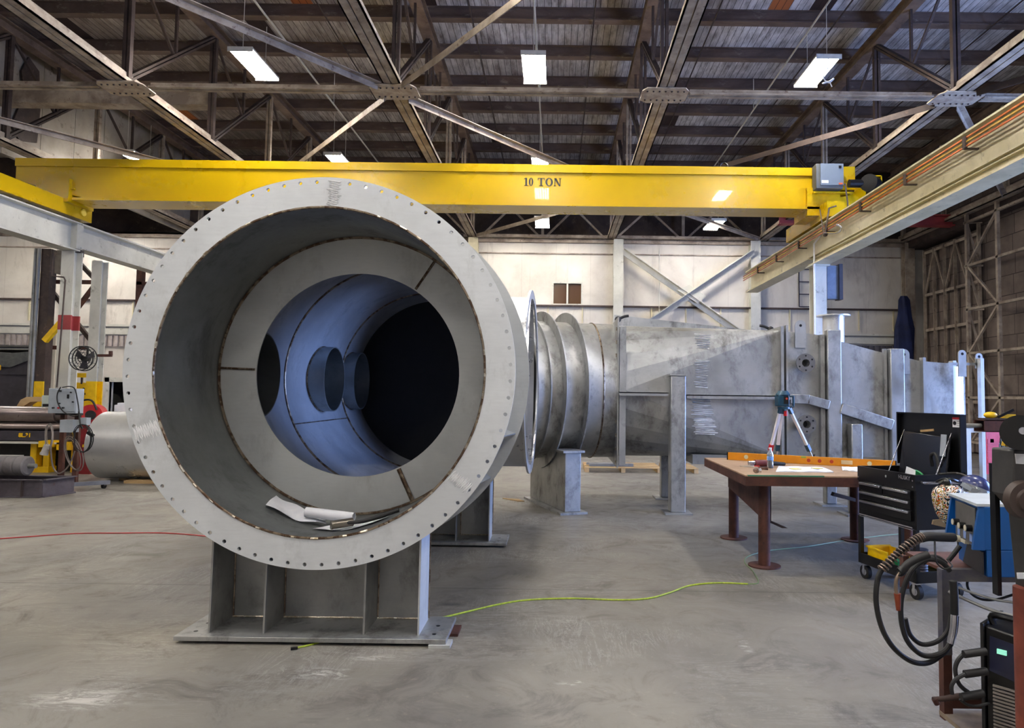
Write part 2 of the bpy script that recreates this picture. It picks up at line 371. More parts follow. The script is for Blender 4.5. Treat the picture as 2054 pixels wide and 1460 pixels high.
def basis(o, x, y):
    x = Vector(x).normalized(); y = Vector(y).normalized(); z = x.cross(y)
    return Matrix(((x.x, y.x, z.x, o[0]), (x.y, y.y, z.y, o[1]), (x.z, y.z, z.z, o[2]), (0, 0, 0, 1)))
# ================================================================ the hall
XL, XR, YB, YF, ZR = -24.0, 13.0, 24.0, -8.0, 10.25
struct('floor', MB().box(XL, 14.5, YF, 27, -0.2, 0), MATS['floor'])
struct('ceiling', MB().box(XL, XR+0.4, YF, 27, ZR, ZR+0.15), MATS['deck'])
# back wall with a window hole, a roll-up doorway and a small doorway
def wall_cells(xs, zs, holes, y0, y1):
    mb = MB()
    for i in range(len(xs)-1):
        for j in range(len(zs)-1):
            cx, cz = (xs[i]+xs[i+1])/2, (zs[j]+zs[j+1])/2
            if not any(a < cx < b and c < cz < d for a, b, c, d in holes): mb.box(xs[i], xs[i+1], y0, y1, zs[j], zs[j+1])
    return mb
wz = (at(1110, 609, YB), at(1166, 569, YB)); WH = (wz[0].x, wz[1].x, wz[0].z, wz[1].z)
d1 = (-24.0, at(92, 700, YB).x, 0.0, at(50, 688, YB).z); d2 = (at(219, 800, YB).x, at(262, 800, YB).x, 0.0, at(230, 766, YB).z)
xs = sorted({XL, XR+.4, WH[0], WH[1], d1[1], d2[0], d2[1]}); zs = sorted({0.0, 7.2, WH[2], WH[3], d1[3], d2[3]})
struct('wall_back', wall_cells(xs, zs, [WH, d1, d2], YB, YB+0.2), MATS['wall'])
struct('wall_back_upper', MB().box(XL, XR+.4, 25.2, 25.4, 7.0, ZR).box(XL, XR+.4, YB, 25.4, 7.12, 7.2), M('dark_upper_boards', S(66, 54, 48), S(40, 32, 29), 0.85, 0, 1.5, c3=S(96, 84, 76)))
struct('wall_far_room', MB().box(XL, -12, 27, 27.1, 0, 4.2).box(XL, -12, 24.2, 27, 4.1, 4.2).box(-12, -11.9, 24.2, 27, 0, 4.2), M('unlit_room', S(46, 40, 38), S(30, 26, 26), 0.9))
struct('wall_left', MB().box(XL-.2, XL, YF, 27, 0, ZR), MATS['wall'])
struct('wall_front', MB().box(XL, XR+.4, YF-.2, YF, 0, ZR), MATS['wall'])
# hanging curtain wall between this bay and the next one on the left
cw = M('pale_curtain_wall', S(168, 160, 148), S(134, 126, 116), 0.75, 0, 0.6, c3=S(84, 70, 60))
mb = MB()
for k in range(8): mb.box(-13.15, -13.1, 14.6+k*1.18, 14.6+k*1.18+1.165, 7.15, ZR)
mb.box(-13.2, -13.15, 14.6, 24, 7.15, ZR)
struct('wall_curtain', mb, cw)
solo('torn_wall_panel', MB().prism([(-13.08, 15.95, 7.9), (-13.08, 16.2, 7.6), (-13.08, 16.75, 7.75), (-13.08, 16.8, 8.6), (-13.08, 16.7, 9.55), (-13.08, 16.35, 9.75), (-13.08, 16.15, 9.3), (-13.08, 16.28, 8.8)], (0.05, 0, 0)), RUSTD,
     'dark torn patch high on the pale side wall at upper left', 'patch')
solo('torn_wall_flap', MB().prism([(-13.08, 20.0, 7.55), (-13.08, 20.5, 7.55), (-13.08, 20.45, 7.95), (-13.08, 20.1, 8.1), (-13.08, 19.95, 7.85)], (0.07, 0, 0)), RUSTD,
     'small rusty flap on the pale side wall just above the yellow crane beam', 'patch')
# right wall: open daylight door near the camera, truss-framed sliding doors far away
struct('wall_right', MB().box(XR, XR+.3, YF, 4.0, 0, ZR).box(XR, XR+.3, 11, 18, 0, ZR).box(XR, XR+.3, 4.0, 11, 6.0, ZR).box(XR, XR+.3, 18, 25.4, 0, ZR), MATS['cladding'])
dr = struct('door_1', MB().box(12.72, 12.86, 18.0, 23.3, 0.05, 6.75), MATS['cladding'])
def doorframe(x, y0, y1, ztop, name):
    mb = MB(); n = 5; st = (y1-y0)/n
    for k in range(n+1): mb.angle((x, y0+k*st, 0.1), (x, y0+k*st, ztop), 0.09, 0.02, (1, 0, 0))
    for z in (0.5, 1.6, 2.8, 4.0, 5.2, ztop-0.05): mb.angle((x, y0, z), (x, y1, z), 0.08, 0.02)
    for k in range(n):
        a, b = (5.2, ztop-.05) if k % 2 else (ztop-.05, 5.2)
        mb.beam((x, y0+k*st, a), (x, y0+(k+1)*st, b), 0.05, 0.05)
    return struct(name, mb, CHORD, dr)
doorframe(12.62, 20.2, 23.2, 6.7, 'door_frame')
mb = MB()
for z in (0.4, 1.7, 3.0, 4.3, 5.6, 6.9): mb.beam((12.2, 17.2, z), (12.2, 20.2, z), 0.09, 0.07).beam((12.6, 20.0, z), (12.2, 20.15, z), .05, .05)
for y in (17.2, 18.7, 20.1): mb.beam((12.2, y, 0.1), (12.2, y, 7.2), 0.09, 0.09)
mb.beam((12.55, 20.1, 0.1), (12.55, 20.1, 7.1), 0.08, 0.08)
for z, s_ in ((0.4, 0), (1.7, 1), (3.0, 0), (4.3, 1), (5.6, 0)):
    a, b = (18.7, 20.1) if s_ else (20.1, 18.7)
    mb.beam((12.2, a, z), (12.2, b, z+1.3), 0.06, 0.06).beam((12.55, 20.1, z), (12.2, 20.1, z+1.3), .05, .05)
d2o = struct('door_2', mb, CHORD); struct('door_cladding', MB().box(12.66, 12.72, 17.0, 20.2, 0.05, 7.0), MATS['cladding'], d2o)
struct('trim_1', MB().box(12.3, 12.98, 11.0, 23.9, 6.9, 7.35), RUSTD)
# window
wn = struct('window_1', MB().box(WH[0], WH[1], YB+.06, YB+.08, WH[2], WH[3]), MATS['glass'])
f = 0.05; x0, x1, z0, z1 = WH
struct('window_frame', MB().box(x0-f, x1+f, YB-.03, YB+.1, z0-f, z0).box(x0-f, x1+f, YB-.03, YB+.1, z1, z1+f).box(x0-f, x0, YB-.03, YB+.1, z0, z1).box(x1, x1+f, YB-.03, YB+.1, z0, z1).box((x0+x1)/2-.03, (x0+x1)/2+.03, YB-.03, YB+.1, z0, z1), GREYP, wn)
# wall rails, header beams, corrugated strip
zr = at(1300, 616, YB).z
struct('trim_2', MB().box(XL, 12.4, YB-.10, YB, zr-.03, zr+.03), RUSTD)
mb = MB(); x = -23.5
while x < 12: mb.box(x, x+.04, YB-.05, YB, zr-.75, zr-.03); x += 1.22
struct('trim_3', mb, CREAM)
zh = at(300, 655, YB).z
struct('trim_4', MB().box(XL, 12.4, YB-.16, YB, zh-.02, zh+.05).box(XL, 12.4, YB-.12, YB, zh-.3, zh-.08), GREYP)
mb = MB(); x = -23.9
while x < -12.4: mb.box(x, x+.11, YB-.10, YB, zh-.72, zh-.34); mb.box(x+.11, x+.2, YB-.04, YB, zh-.72, zh-.34); x += .2
struct('trim_5', mb, M('corrugated_strip', S(186, 176, 170), S(150, 140, 134), 0.6, 0, 2))
mb = MB(); x = 7.6
while x < 12.2: mb.box(x, x+.11, YB-.10, YB, zh-1.1, zh-.36); mb.box(x+.11, x+.2, YB-.04, YB, zh-1.1, zh-.36); x += .2
struct('trim_6', mb, M('dark_corrugated_strip', S(96, 92, 98), S(70, 66, 70), 0.6, 0, 2))
struct('trim_7', MB().box(XL, 12.7, YB-.12, YB+.02, 7.0, 7.12).box(XL, 12.7, YB-.05, YB, 6.6, 6.64), CHORD)
for k, z in enumerate((at(40, 692, YB).z, at(40, 698, YB).z)): solo('doorway_rail', MB().cyl((XL, YB+.5, z), (d1[1], YB+.5, z), .04, 8), GREYP, ('upper' if k == 0 else 'lower')+' pale horizontal rail across the dark doorway at far left', 'rail')
mb = MB().box(d2[0]-.16, d2[0], YB-.05, YB+.1, 0, d2[3]+.16).box(d2[0]-.16, d2[1], YB-.05, YB+.1, d2[3], d2[3]+.16)
struct('trim_8', mb, GREYP)

# wall columns
CXS = [(-12.6, 'far left'), (-7.9, ''), (-2.95, 'left of the small brown window'), (2.15, 'between the small brown window and the cross brace'), (6.95, 'right of the wall cross brace'), (12.35, 'in the far right corner beside the sliding door')]
for k, (x, where) in enumerate(CXS):
    if k == 1: where = 'hidden mostly behind the big round duct'
    if k == 0: where = 'behind the dark braced posts at left'
    y = YB-.2
    solo('wall_column', MB().ibeam((x, y, 0), (x, y, 7.1), 0.34, 0.30, .03, .04, (0, 1, 0)), GREYP if k in (3, 4) else (CHORD if k == 5 else CREAM), 'wall column '+where, 'column')
xb = solo('wall_cross_brace', MB().angle((2.35, 23.6, 6.75), (6.75, 23.6, 3.7), 0.2, 0.03), GREYP, 'large pale X brace of steel angles on the back wall', 'brace')
obj('brace_arm', MB().angle((2.4, 23.5, 3.7), (6.8, 23.5, 6.75), 0.2, 0.03), GREYP, xb)
obj('gusset_plate', MB().prism([(4.2, 23.55, 5.3), (4.6, 23.55, 5.5), (5.2, 23.55, 5.1), (4.9, 23.55, 4.85)], (0, .02, 0)), GREYP, xb)
solo('wall_conduit', MB().tube([(3.6, 23.8, 6.8), (3.6, 23.8, 3.8)], .015, 6), GREYP, 'thin pale conduit running down the back wall left of the cross brace', 'pipe')

# ---------------------------------------------------------------- roof: purlins, trusses, struts, plan braces
ords = ['nearest', 'second nearest', 'third nearest', 'fourth nearest', 'fifth nearest', 'sixth nearest', 'seventh nearest', 'farthest']
for k, y in enumerate((13.2, 14.85, 16.5, 18.15, 19.8, 21.45, 23.1, 24.7)):
    solo('roof_purlin', MB().ibeam((-13.1, y, 10.12), (13, y, 10.12), 0.2, 0.3, .03, .05), PURL, 'long dark purlin under the roof boards, %s of the eight seen' % ords[k], 'purlin')
TX = [(-12.6, 'far left'), (-7.92, 'left'), (-3.0, 'middle left'), (1.92, 'middle right'), (7.26, 'right'), (12.2, 'far right')]
ZC = 7.15; NODES = [6.2, 9.2, 12.2, 15.25, 18.3, 21.3, 23.8]
def ztop(y): return 9.95
for x, nm in TX:
    t = thing('roof_truss', 'steel roof truss running away from the viewer, %s of the six' % nm, 'truss', (x, 15, ZC))
    obj('bottom_chord', MB().sec((x, 5.5, ZC+.14), (x, 24.1, ZC+.14), [(-.155, -.012, -.14, -.11), (.012, .155, -.14, -.11), (-.03, .03, -.11, .12), (-.155, -.13, -.14, -.04), (.13, .155, -.14, -.04)]), CHORD, t)
    obj('top_chord', MB().ibeam((x, 5.5, 9.82), (x, 24.6, 9.82), 0.26, 0.26, .03, .05), M('brown_top_chord', S(122, 102, 88), S(86, 70, 60), .8, 0, 2, c3=S(60, 44, 38)), t)
    for i, y in enumerate(NODES):
        obj('web_post', MB().sec((x, y, ZC+.1), (x, y, 9.75), [(-.07, -.015, -.05, .05), (.015, .07, -.05, .05)], (0, 1, 0)), RUSTD if i < 4 else CHORD, t)
        if i < len(NODES)-1:
            y2 = NODES[i+1]
            obj('web_diagonal', MB().sec((x, y, ZC+.15), (x, y2, 9.72), [(-.055, -.01, -.05, .05), (.01, .055, -.05, .05)], (1, 0, 0)), RUSTD, t)
            ym = (y+y2)/2
            obj('sub_post', MB().beam((x, ym, (ZC+9.72)/2), (x, ym, 9.72), .05, .06, (0, 1, 0)), RUSTD, t)
            obj('sub_diagonal', MB().beam((x, ym, (ZC+9.72)/2), (x, y, 9.72), .05, .05, (1, 0, 0)), RUSTD, t)
ROWS = [6.2, 12.2, 18.3, 23.7]
for r, y in enumerate(ROWS):
    for k in range(5):
        xa, xb_ = TX[k][0]+.16, TX[k+1][0]-.16
        if r in (0, 2) : continue
        if r == 1: xa += .3; xb_ -= .3
        solo('bottom_strut', MB().sec((xa, y, ZC+.02), (xb_, y, ZC+.02), [(-.10, -.012, -.05, -.03), (.012, .10, -.05, -.03), (-.03, -.02, -.05, .06), (.02, .03, -.05, .06)]), CHORD,
             'horizontal strut joining %s and %s trusses %s' % (TX[k][1], TX[k+1][1], 'above the crane' if r == 1 else 'over the back wall'), 'strut')
def gus(x, y, nm):
    g = thing('gusset', 'riveted gusset plate with brace ends under the %s truss above the crane' % nm, 'gusset plate', (x, y, ZC-.04))
    obj('plate', MB().prism([(x-.42, y-.18, ZC-.03), (x-.34, y-.3, ZC-.03), (x+.34, y-.3, ZC-.03), (x+.42, y-.18, ZC-.03), (x+.42, y+.22, ZC-.03), (x+.3, y+.32, ZC-.03), (x-.3, y+.32, ZC-.03), (x-.42, y+.22, ZC-.03)], (0, 0, .02)), M('flaking_gusset_paint', S(190, 178, 158), S(150, 132, 116), .7, 0, 6, c3=S(104, 60, 52)), g)
    for i in range(-3, 4):
        for j in (-.18, .18): obj('rivet', MB().ball((x+i*.11, y+j, ZC-.035), .018, n=8, m=4), RUSTD, g)
    return g
for x, nm in TX[1:5]: gus(x, 12.2, nm)
n_ = 0
brs = []
for k in range(5):
    xa, xb_ = TX[k][0], TX[k+1][0]
    for i in range(3):
        ya, yb = ROWS[i], ROWS[i+1]
        if (k+i) % 2: brs.append((xa, ya, xb_, yb, k, i))
        else: brs.append((xb_, ya, xa, yb, k, i))
brs.append((TX[2][0], ROWS[1], TX[1][0], ROWS[2], 1, 9)); brs.append((TX[4][0], ROWS[1], TX[5][0], ROWS[2], 4, 9))
TN = ['far left', 'left', 'middle left', 'middle right', 'right', 'far right']
seen = set()
def nmt(x): return min(TX, key=lambda t: abs(t[0]-x))[1]
for a, b, c, d, k, i in brs:
    key = (a, b, c, d)
    if (k, i) in ((4, 2), (3, 0)): continue
    if key in seen: continue
    seen.add(key); L = Vector((c-a, d-b, 0)).normalized()*.35
    where = {0: 'above the camera', 1: 'above the crane beam', 2: 'beyond the crane beam', 9: 'crossing'}[i]
    solo('plan_brace', MB().angle((a+L.x, b+L.y, ZC+(.01 if i != 9 else -.05)), (c-L.x, d-L.y, ZC+(.01 if i != 9 else -.05)), .11, .015), RUSTD if (k, i) in ((3, 1), (1, 2), (4, 0)) else CHORD,
         'diagonal roof brace %s crane, from %s truss back to %s truss' % ({0: 'well before', 1: 'just before', 2: 'beyond', 9: 'just before'}[i], nmt(a if b < d else c), nmt(c if b < d else a)), 'brace')
# sway frames between trusses at the row above the crane (far verticals)
for k in range(5):
    xa, xb_ = TX[k][0]+.12, TX[k+1][0]-.12; xm = (xa+xb_)/2
    f_ = thing('sway_frame', 'lattice cross frame between the %s and %s trusses over the back wall' % (TX[k][1], TX[k+1][1]), 'frame', (xm, 24.6, ZC))
    obj('rail', MB().beam((xa, 24.6, 9.6), (xb_, 24.6, 9.6), .1, .1), RUSTD, f_)
    for a, b in (((xa, 7.25), (xm, 9.6)), ((xb_, 7.25), (xm, 9.6)), ((xa, 9.6), (xm, 7.25)), ((xb_, 9.6), (xm, 7.25))):
        obj('lattice_bar', MB().beam((a[0], 24.6, a[1]), (b[0], 24.6, b[1]), .07, .07, (0, 1, 0)), CHORD, f_)
    obj('center_post', MB().beam((xm, 24.65, 7.2), (xm, 24.65, 10), .1, .1, (0, 1, 0)), CHORD, f_)
# thin conduits and sag rods along the roof
RT = [(-5.9, 9.15, .022, 'over the left row of lamps'), (-.5, 9.15, .02, 'over the middle row of lamps'), (5.1, 9.15, .02, 'over the right row of lamps')]
for x, z, r, wh in RT:
    solo('lamp_conduit', MB().tube([(x, 6, z), (x, 24.4, z)], r, 8).tube([(x, 17.5, z), (x, 17.5, 9.97)], .01, 5).tube([(x, 10.5, z), (x, 10.5, 10.2)], .01, 5), GREYP, 'thin straight conduit running along the roof '+wh, 'pipe')
for k, (x, wh) in enumerate(((-5.2, 'left of the middle left truss'), (-1.95, 'just right of the middle left truss'), (.75, 'just left of the middle right truss'), (3.4, 'just right of the middle right truss'), (6.1, 'just left of the right truss'), (9.6, 'right of the right truss'))):
    solo('sag_rod', MB().tube([(x, 8, 9.93), (x, 24.6, 9.93)], .018, 6), RUSTD, 'thin dark sag rod below the purlins '+wh, 'rod')
solo('knee_duct', MB().beam((-13.0, 15.5, 8.35), (-8.05, 15.5, 8.35), .35, .34), CHORD, 'broad pale boxed beam at upper left behind the first truss', 'beam')
solo('red_beam', MB().ibeam((6.9, 21, 7.18), (12.95, 21, 7.18), .3, .34, .03, .03), RED, 'red oxide steel beam high at right behind the crane rail', 'beam')

# ---------------------------------------------------------------- lamps
def lamp(x, y, z, label, group=None, lit=True, power=None):
    t = thing('ceiling_lamp', label, 'lamp', (x, y, z))
    W, L = .46, 1.2
    obj('housing', MB().box(-W/2, W/2, -L/2, L/2, .05, .09).box(-W/2-.01, W/2+.01, -L/2-.02, -L/2, 0, .09).box(-W/2-.01, W/2+.01, L/2, L/2+.02, 0, .09), plain('lamp_housing_white', S(220, 220, 215), .4), t, local=True)
    for i in range(6):
        xx = -W/2+.045+i*(W-.09)/5
        obj('tube', MB().cyl((xx, -L/2+.01, .025), (xx, L/2-.01, .025), .019, 10), MATS['tube'], t, local=True)
    obj('cord', MB().tube([(0, -.5, .09), (0, -.5, max(.2, 9.14-z))], .006, 5).tube([(0, .5, .09), (0, .5, max(.2, 9.14-z))], .006, 5), GREYP, t, local=True)
    return t
def glow(x, y, z, power, col=(1, .90, .77)):
    l = bpy.data.lights.new('lamp_light', 'AREA'); l.shape = 'RECTANGLE'; l.size = .44; l.size_y = 1.15; l.energy = power; l.color = col
    o = bpy.data.objects.new('lamp_light', l); COL.objects.link(o); o.location = (x, y, z-.03)
LP = []
for r, y, z in (('front row', 13.2, 8.05), ('second row, peeking over the crane beam', 18.55, 7.95), ('back row, under the crane beam', 21.9, 7.17)):
    for x, nm in ((-11.6, 'far left'), (-6.05, 'left'), (-.5, 'middle'), (5.1, 'right')):
        if r.startswith('front') and x < -10: continue
        if r.startswith('back') and x < 0 and x > -10 and x != -.5: continue
        if x == -11.6 and r.startswith('back'): x = -15.9; nm = 'lone leftmost'
        if r.startswith('second') and x == 5.1: continue
        LP.append((x, y, z, '%s bright six-tube ceiling lamp of the %s' % (nm, r)))
for x in (-6.05, -.5, 5.1):
    for y, wy in ((7.9, 'just over the near duct'), (2.6, 'above the viewer'), (-2.7, 'behind the viewer')): LP.append((x, y, 7.85, 'six-tube ceiling lamp %s, %s line' % (wy, {-6.05: 'left', -.5: 'middle', 5.1: 'right'}[x])))
for x, y, wy in ((-17.5, 18.5, 'far'), (-17.5, 12, 'middle'), (-17.5, 5, 'near')): LP.append((x, y, 7.6, 'six-tube ceiling lamp in the neighbouring left bay, %s one' % wy))
for x, y, z, lb in LP:
    lamp(x, y, z, lb)
solo('tied_cord', MB().tube([(5.1, 12.62, 8.08), (5.08, 12.62, 7.85), (5.0, 12.62, 7.7), (5.1, 12.62, 7.6), (5.2, 12.62, 7.68), (5.1, 12.62, 7.62), (4.98, 12.62, 7.58), (5.1, 12.62, 7.62), (5.16, 12.62, 7.52)], .012, 6, 6), WHITE, 'white cord tied in a bow below the right front ceiling lamp', 'cord')

# ---------------------------------------------------------------- crane
YC = 14.4
cr = thing('bridge_crane', 'yellow ten ton overhead bridge crane beam spanning the hall', 'crane', (-2.7, YC, 5.4))
gx0, gx1 = -11.62, 5.95
obj('girder', MB().prism([(gx0, YC, 6.5), (gx0, YC, 6.1), (gx0+.5, YC, 5.95), (gx0+1.6, YC, 5.68), (gx1, YC, 5.68), (gx1, YC, 6.5)], (0, .5, 0)), YEL, cr)
obj('top_cap', MB().box(gx0, gx1+.05, YC-.04, YC+.6, 6.38, 6.55), YEL, cr)
obj('bottom_flange', MB().box(gx0+1.3, gx1+.1, YC-.1, YC+.6, 5.64, 5.69).box(gx0+.4, gx0+1.3, YC-.05, YC+.55, 5.88, 5.91), YEL, cr)
et = obj('end_truck', MB().box(-10.95, -10.5, 11.6, 15.2, 5.36, 5.68).box(-11.1, -10.4, YC-.1, YC+.7, 5.6, 6.1), YEL, cr)
obj('wheel', MB().cyl((-10.93, 11.9, 5.44), (-10.5, 11.9, 5.44), .1, 20), DARK, et); obj('cap', MB().cyl((-10.5, 14.9, 5.52), (-10.47, 14.9, 5.52), .08, 20), M('yellow_cap', S(230, 200, 60), S(210, 180, 40)), et)
et = obj('end_truck', MB().box(5.56, 5.92, 13.9, 16.4, 5.38, 5.70).box(5.3, 6.0, YC-.1, YC+.7, 5.5, 6.1).box(5.95, 6.25, YC+.0, YC+.1, 5.75, 6.15), YEL, cr)
cb = obj('control_box', MB().box(5.42, 5.98, YC-.3, YC-.06, 6.03, 6.55), M('control_box_grey', S(92, 96, 98), S(80, 84, 86), .6), cr, bevel=.008)
obj('box_door', MB().box(5.5, 5.98, YC-.33, YC-.3, 6.09, 6.55), M('control_door_grey', S(104, 114, 124), S(96, 106, 116), .6), cb)
obj('sticker', MB().box(5.52, 5.66, YC-.334, YC-.33, 6.13, 6.19), WHITE, cb); obj('sticker', MB().box(5.88, 5.96, YC-.334, YC-.33, 6.105, 6.14), plain('orange_sticker', S(222, 96, 44)), cb)
obj('latch', MB().box(5.88, 5.93, YC-.35, YC-.33, 6.45, 6.5), BLK, cb)
obj('end_box', MB().box(5.98, 6.3, YC-.15, YC+.25, 6.05, 6.55), YEL, cr)
obj('box_shelf', MB().box(5.4, 6.25, YC-.2, YC, 5.96, 5.99), YEL, cr)
mo = obj('motor', MB().cyl((6.08, YC-.35, 6.12), (6.42, YC-.35, 6.12), .085, 20).cyl((6.42, YC-.5, 6.1), (6.62, YC-.3, 6.1), .18, 16).box(6.5, 6.62, YC-.4, YC-.2, 5.85, 6.2), BLK, cr)
obj('drive_bracket', MB().prism([(6.0, YC-.1, 5.6), (6.7, YC-.1, 6.05), (6.7, YC-.1, 6.2), (6.55, YC-.1, 6.2), (6.2, YC-.1, 5.95), (6.0, YC-.1, 5.9)], (0, .1, 0)), YEL, cr)
ob = MB(); ob.sec((6.68, YC-.3, 6.2), (6.68, YC+.5, 6.2), [(-.12, .12, .1, .12), (-.12, .12, -.12, -.1), (-.12, -.1, -.12, .12), (.1, .12, -.12, .12)]); obj('square_tube', ob, YEL, cr)
obj('second_motor', MB().cyl((6.6, YC-.35, 6.0), (6.95, YC-.25, 6.02), .075, 16), M('navy_motor', S(34, 34, 66), S(26, 26, 50)), cr)
obj('collector_arm', MB().tube([(5.98, YC-.4, 6.1), (6.02, YC-.42, 5.7), (6.02, YC-.42, 5.33)], .018, 6).ball((6.02, YC-.42, 5.32), .05, n=10, m=6), RUSTD, cr)
obj('collector_arm', MB().tube([(5.75, YC-.5, 5.6), (5.6, YC-.5, 5.55), (5.48, YC-.6, 5.0)], .018, 6).tube([(5.45, YC-.4, 5.55), (5.45, YC-.6, 4.96)], .012, 6).ball((5.48, YC-.6, 4.98), .05, n=10, m=6), RUSTD, cr)
obj('pickup_shoe', MB().tube([(5.5, YC-.6, 5.0), (5.62, YC-.9, 4.95), (5.6, YC-1.1, 5.0), (5.55, YC-1.0, 5.08)], .02, 6, 4), CHR, cr)
# serif lettering
def letters(mb, chars, x, z0, h, y):
    th, tn = h*.2, h*.075; d = (0, .012, 0); y0 = y-.012
    R = lambda a, b, c, e: mb.box(a, b, y0, y, c, e)
    for c in chars:
        if c == '1': R(x+h*.14, x+h*.14+th, z0, z0+h); R(x+h*.04, x+h*.46, z0, z0+h*.05); mb.prism([(x+h*.14, y0, z0+h), (x, y0, z0+h*.86), (x, y0, z0+h*.81), (x+h*.14, y0, z0+h*.87)], d); x += h*.52
        elif c == '0' or c == 'O':
            wd = h*(.24 if c == '0' else .4); n = 28; vs = []
            for i in range(n):
                a = 2*PI*i/n; ca, sa = math.cos(a), math.sin(a); cx = x+wd
                o_ = (cx+wd*ca, z0+h/2+h*.52*sa); i_ = (cx+(wd-th*(.85 if c == '0' else 1))*ca, z0+h/2+(h*.52-tn)*sa)
                vs += [(o_[0], y0, o_[1]), (i_[0], y0, i_[1]), (o_[0], y, o_[1]), (i_[0], y, i_[1])]
            fs = []
            for i in range(n):
                j = (i+1) % n; fs += [(4*i, 4*j, 4*j+1, 4*i+1), (4*i, 4*i+2, 4*j+2, 4*j), (4*i+1, 4*j+1, 4*j+3, 4*i+3)]
            mb.add(vs, fs); x += wd*2+h*.1
        elif c == 'T': R(x, x+h*.74, z0+h*.93, z0+h); R(x+h*.27, x+h*.27+th, z0, z0+h); R(x+h*.16, x+h*.58, z0, z0+h*.05); R(x, x+tn*.8, z0+h*.72, z0+h); R(x+h*.74-tn*.8, x+h*.74, z0+h*.72, z0+h); x += h*.82
        elif c == 'N':
            R(x+h*.08, x+h*.08+tn, z0, z0+h); R(x+h*.64, x+h*.64+tn, z0, z0+h); mb.prism([(x+h*.02, y0, z0+h), (x+h*.08+th, y0, z0+h), (x+h*.64+tn, y0, z0), (x+h*.64-th*.3, y0, z0)], d)
            R(x, x+h*.24, z0, z0+h*.05); R(x+h*.54, x+h*.82, z0+h*.95, z0+h); x += h*.9
        else: x += h*.38
    return mb
LT = letters(MB(), '10 TON', 0, at(1088, 373, YC).z, .17, YC); lw = max(v.x for v in LT.v); lx0, lx1 = at(1051, 370, YC).x, at(1126, 370, YC).x
for v in LT.v: v.x = lx0+v.x*(lx1-lx0)/lw
obj('lettering', LT, BLK, cr, ang=5)
solo('hoist_eye', MB().tube([(3.55, YC+.2, 6.55), (3.52, YC+.2, 6.66), (3.6, YC+.2, 6.72), (3.68, YC+.2, 6.66), (3.65, YC+.2, 6.55)], .02, 8, 4), BLK, 'small dark eye on top of the crane beam near its right end', 'eye')

def column(name, x, y, z1, label, red=(2.0, 2.25), cw_=.28):
    t = thing(name, label, 'column', (x, y, 0))
    obj('shaft', MB().ibeam((x, y, 0.03), (x, y, z1), cw_, .28, .025, .03, (0, 1, 0)), GREYP, t)
    obj('red_band', MB().ibeam((x, y, red[0]), (x, y, red[1]), .288, .288, .036, .04, (0, 1, 0)), RED, t)
    obj('foot_plate', MB().box(x-.22, x+.22, y-.22, y+.22, 0, .03), GREYP, t)
    return t
# right runway beam
rr = thing('runway_beam', 'cream crane runway beam at right with copper conductor bars', 'crane rail', (5.7, 11, 4.55))
obj('beam', MB().ibeam((5.78, 5.0, 4.95), (5.78, 15.1, 4.95), .36, .78, .03, .03), CREAM, rr)
obj('beam', MB().ibeam((5.78, 15.1, 5.03), (5.78, 20.1, 5.03), .36, .62, .03, .03), CREAM, rr)
obj('crane_rail', MB().box(5.72, 5.84, 5, 20.1, 5.34, 5.38), CREAM, rr)
obj('web_rib', MB().box(5.7, 5.77, 5, 20.1, 4.79, 4.81).box(5.7, 5.77, 5, 15.1, 4.73, 4.745), CREAM, rr)
for k, z in enumerate((5.22, 5.16, 5.10)):
    obj('conductor_bar', MB().box(5.58, 5.60, 4.5, 20.3, z, z+.022), M('copper_conductor', S(200, 110, 50), S(150, 74, 40), .35, .7, 3) if k != 1 else M('conductor_cover', S(214, 178, 60), S(180, 120, 50), .5), rr)
y = 6.0
while y < 20: obj('bar_bracket', MB().box(5.56, 5.77, y-.02, y+.02, 5.07, 5.09).box(5.56, 5.6, y-.03, y+.03, 5.09, 5.25), RUSTD, rr); y += 1.6
c = column('steel_column', 5.78, 15.0, 4.55, 'white steel column with a red band under the right crane runway', (2.42, 2.6))
obj('cap_plate', MB().box(5.58, 5.98, 14.8, 15.2, 4.53, 4.56), GREYP, c)
bx = thing('wall_cabinet', 'narrow blue-grey box fixed behind the right crane column', 'box', (6.2, 15.2, 3.9)); obj('body', MB().box(6.05, 6.35, 15.15, 15.35, 3.85, 4.6), M('blue_grey_box', S(120, 132, 152), S(96, 106, 124)), bx); obj('lid', MB().box(6.3, 6.38, 15.1, 15.35, 3.83, 4.63), DARK, bx)
solo('column_conduit', MB().tube([(5.62, 14.78, .2), (5.62, 14.78, 5.0), (5.7, 14.6, 5.15)], .022, 8), WHITE, 'white conduit running up the front of the right crane column', 'pipe')
obj('junction_box', MB().box(5.6, 5.7, 14.74, 14.8, 2.72, 2.82), WHITE, c)
# left runway
rl = thing('runway_beam', 'pale grey crane runway beam at left behind the big flange', 'crane rail', (-10.75, 11, 4.6))
obj('beam', MB().ibeam((-10.75, 4.0, 4.99), (-10.75, 15.0, 4.99), .34, .64, .03, .03), GREYP, rl)
obj('beam', MB().ibeam((-10.75, 15.03, 5.02), (-10.75, 20.3, 5.02), .34, .56, .03, .03), GREYP, rl)
obj('crane_rail', MB().box(-10.8, -10.7, 4, 20.3, 5.3, 5.35), GREYP, rl)
obj('splice_plate', MB().box(-10.735, -10.6, 14.9, 15.1, 4.72, 5.28), GREYP, rl)
column('steel_column', -10.75, 15.0, 4.66, 'pale steel column with red band under the left crane runway', (2.92, 3.24))
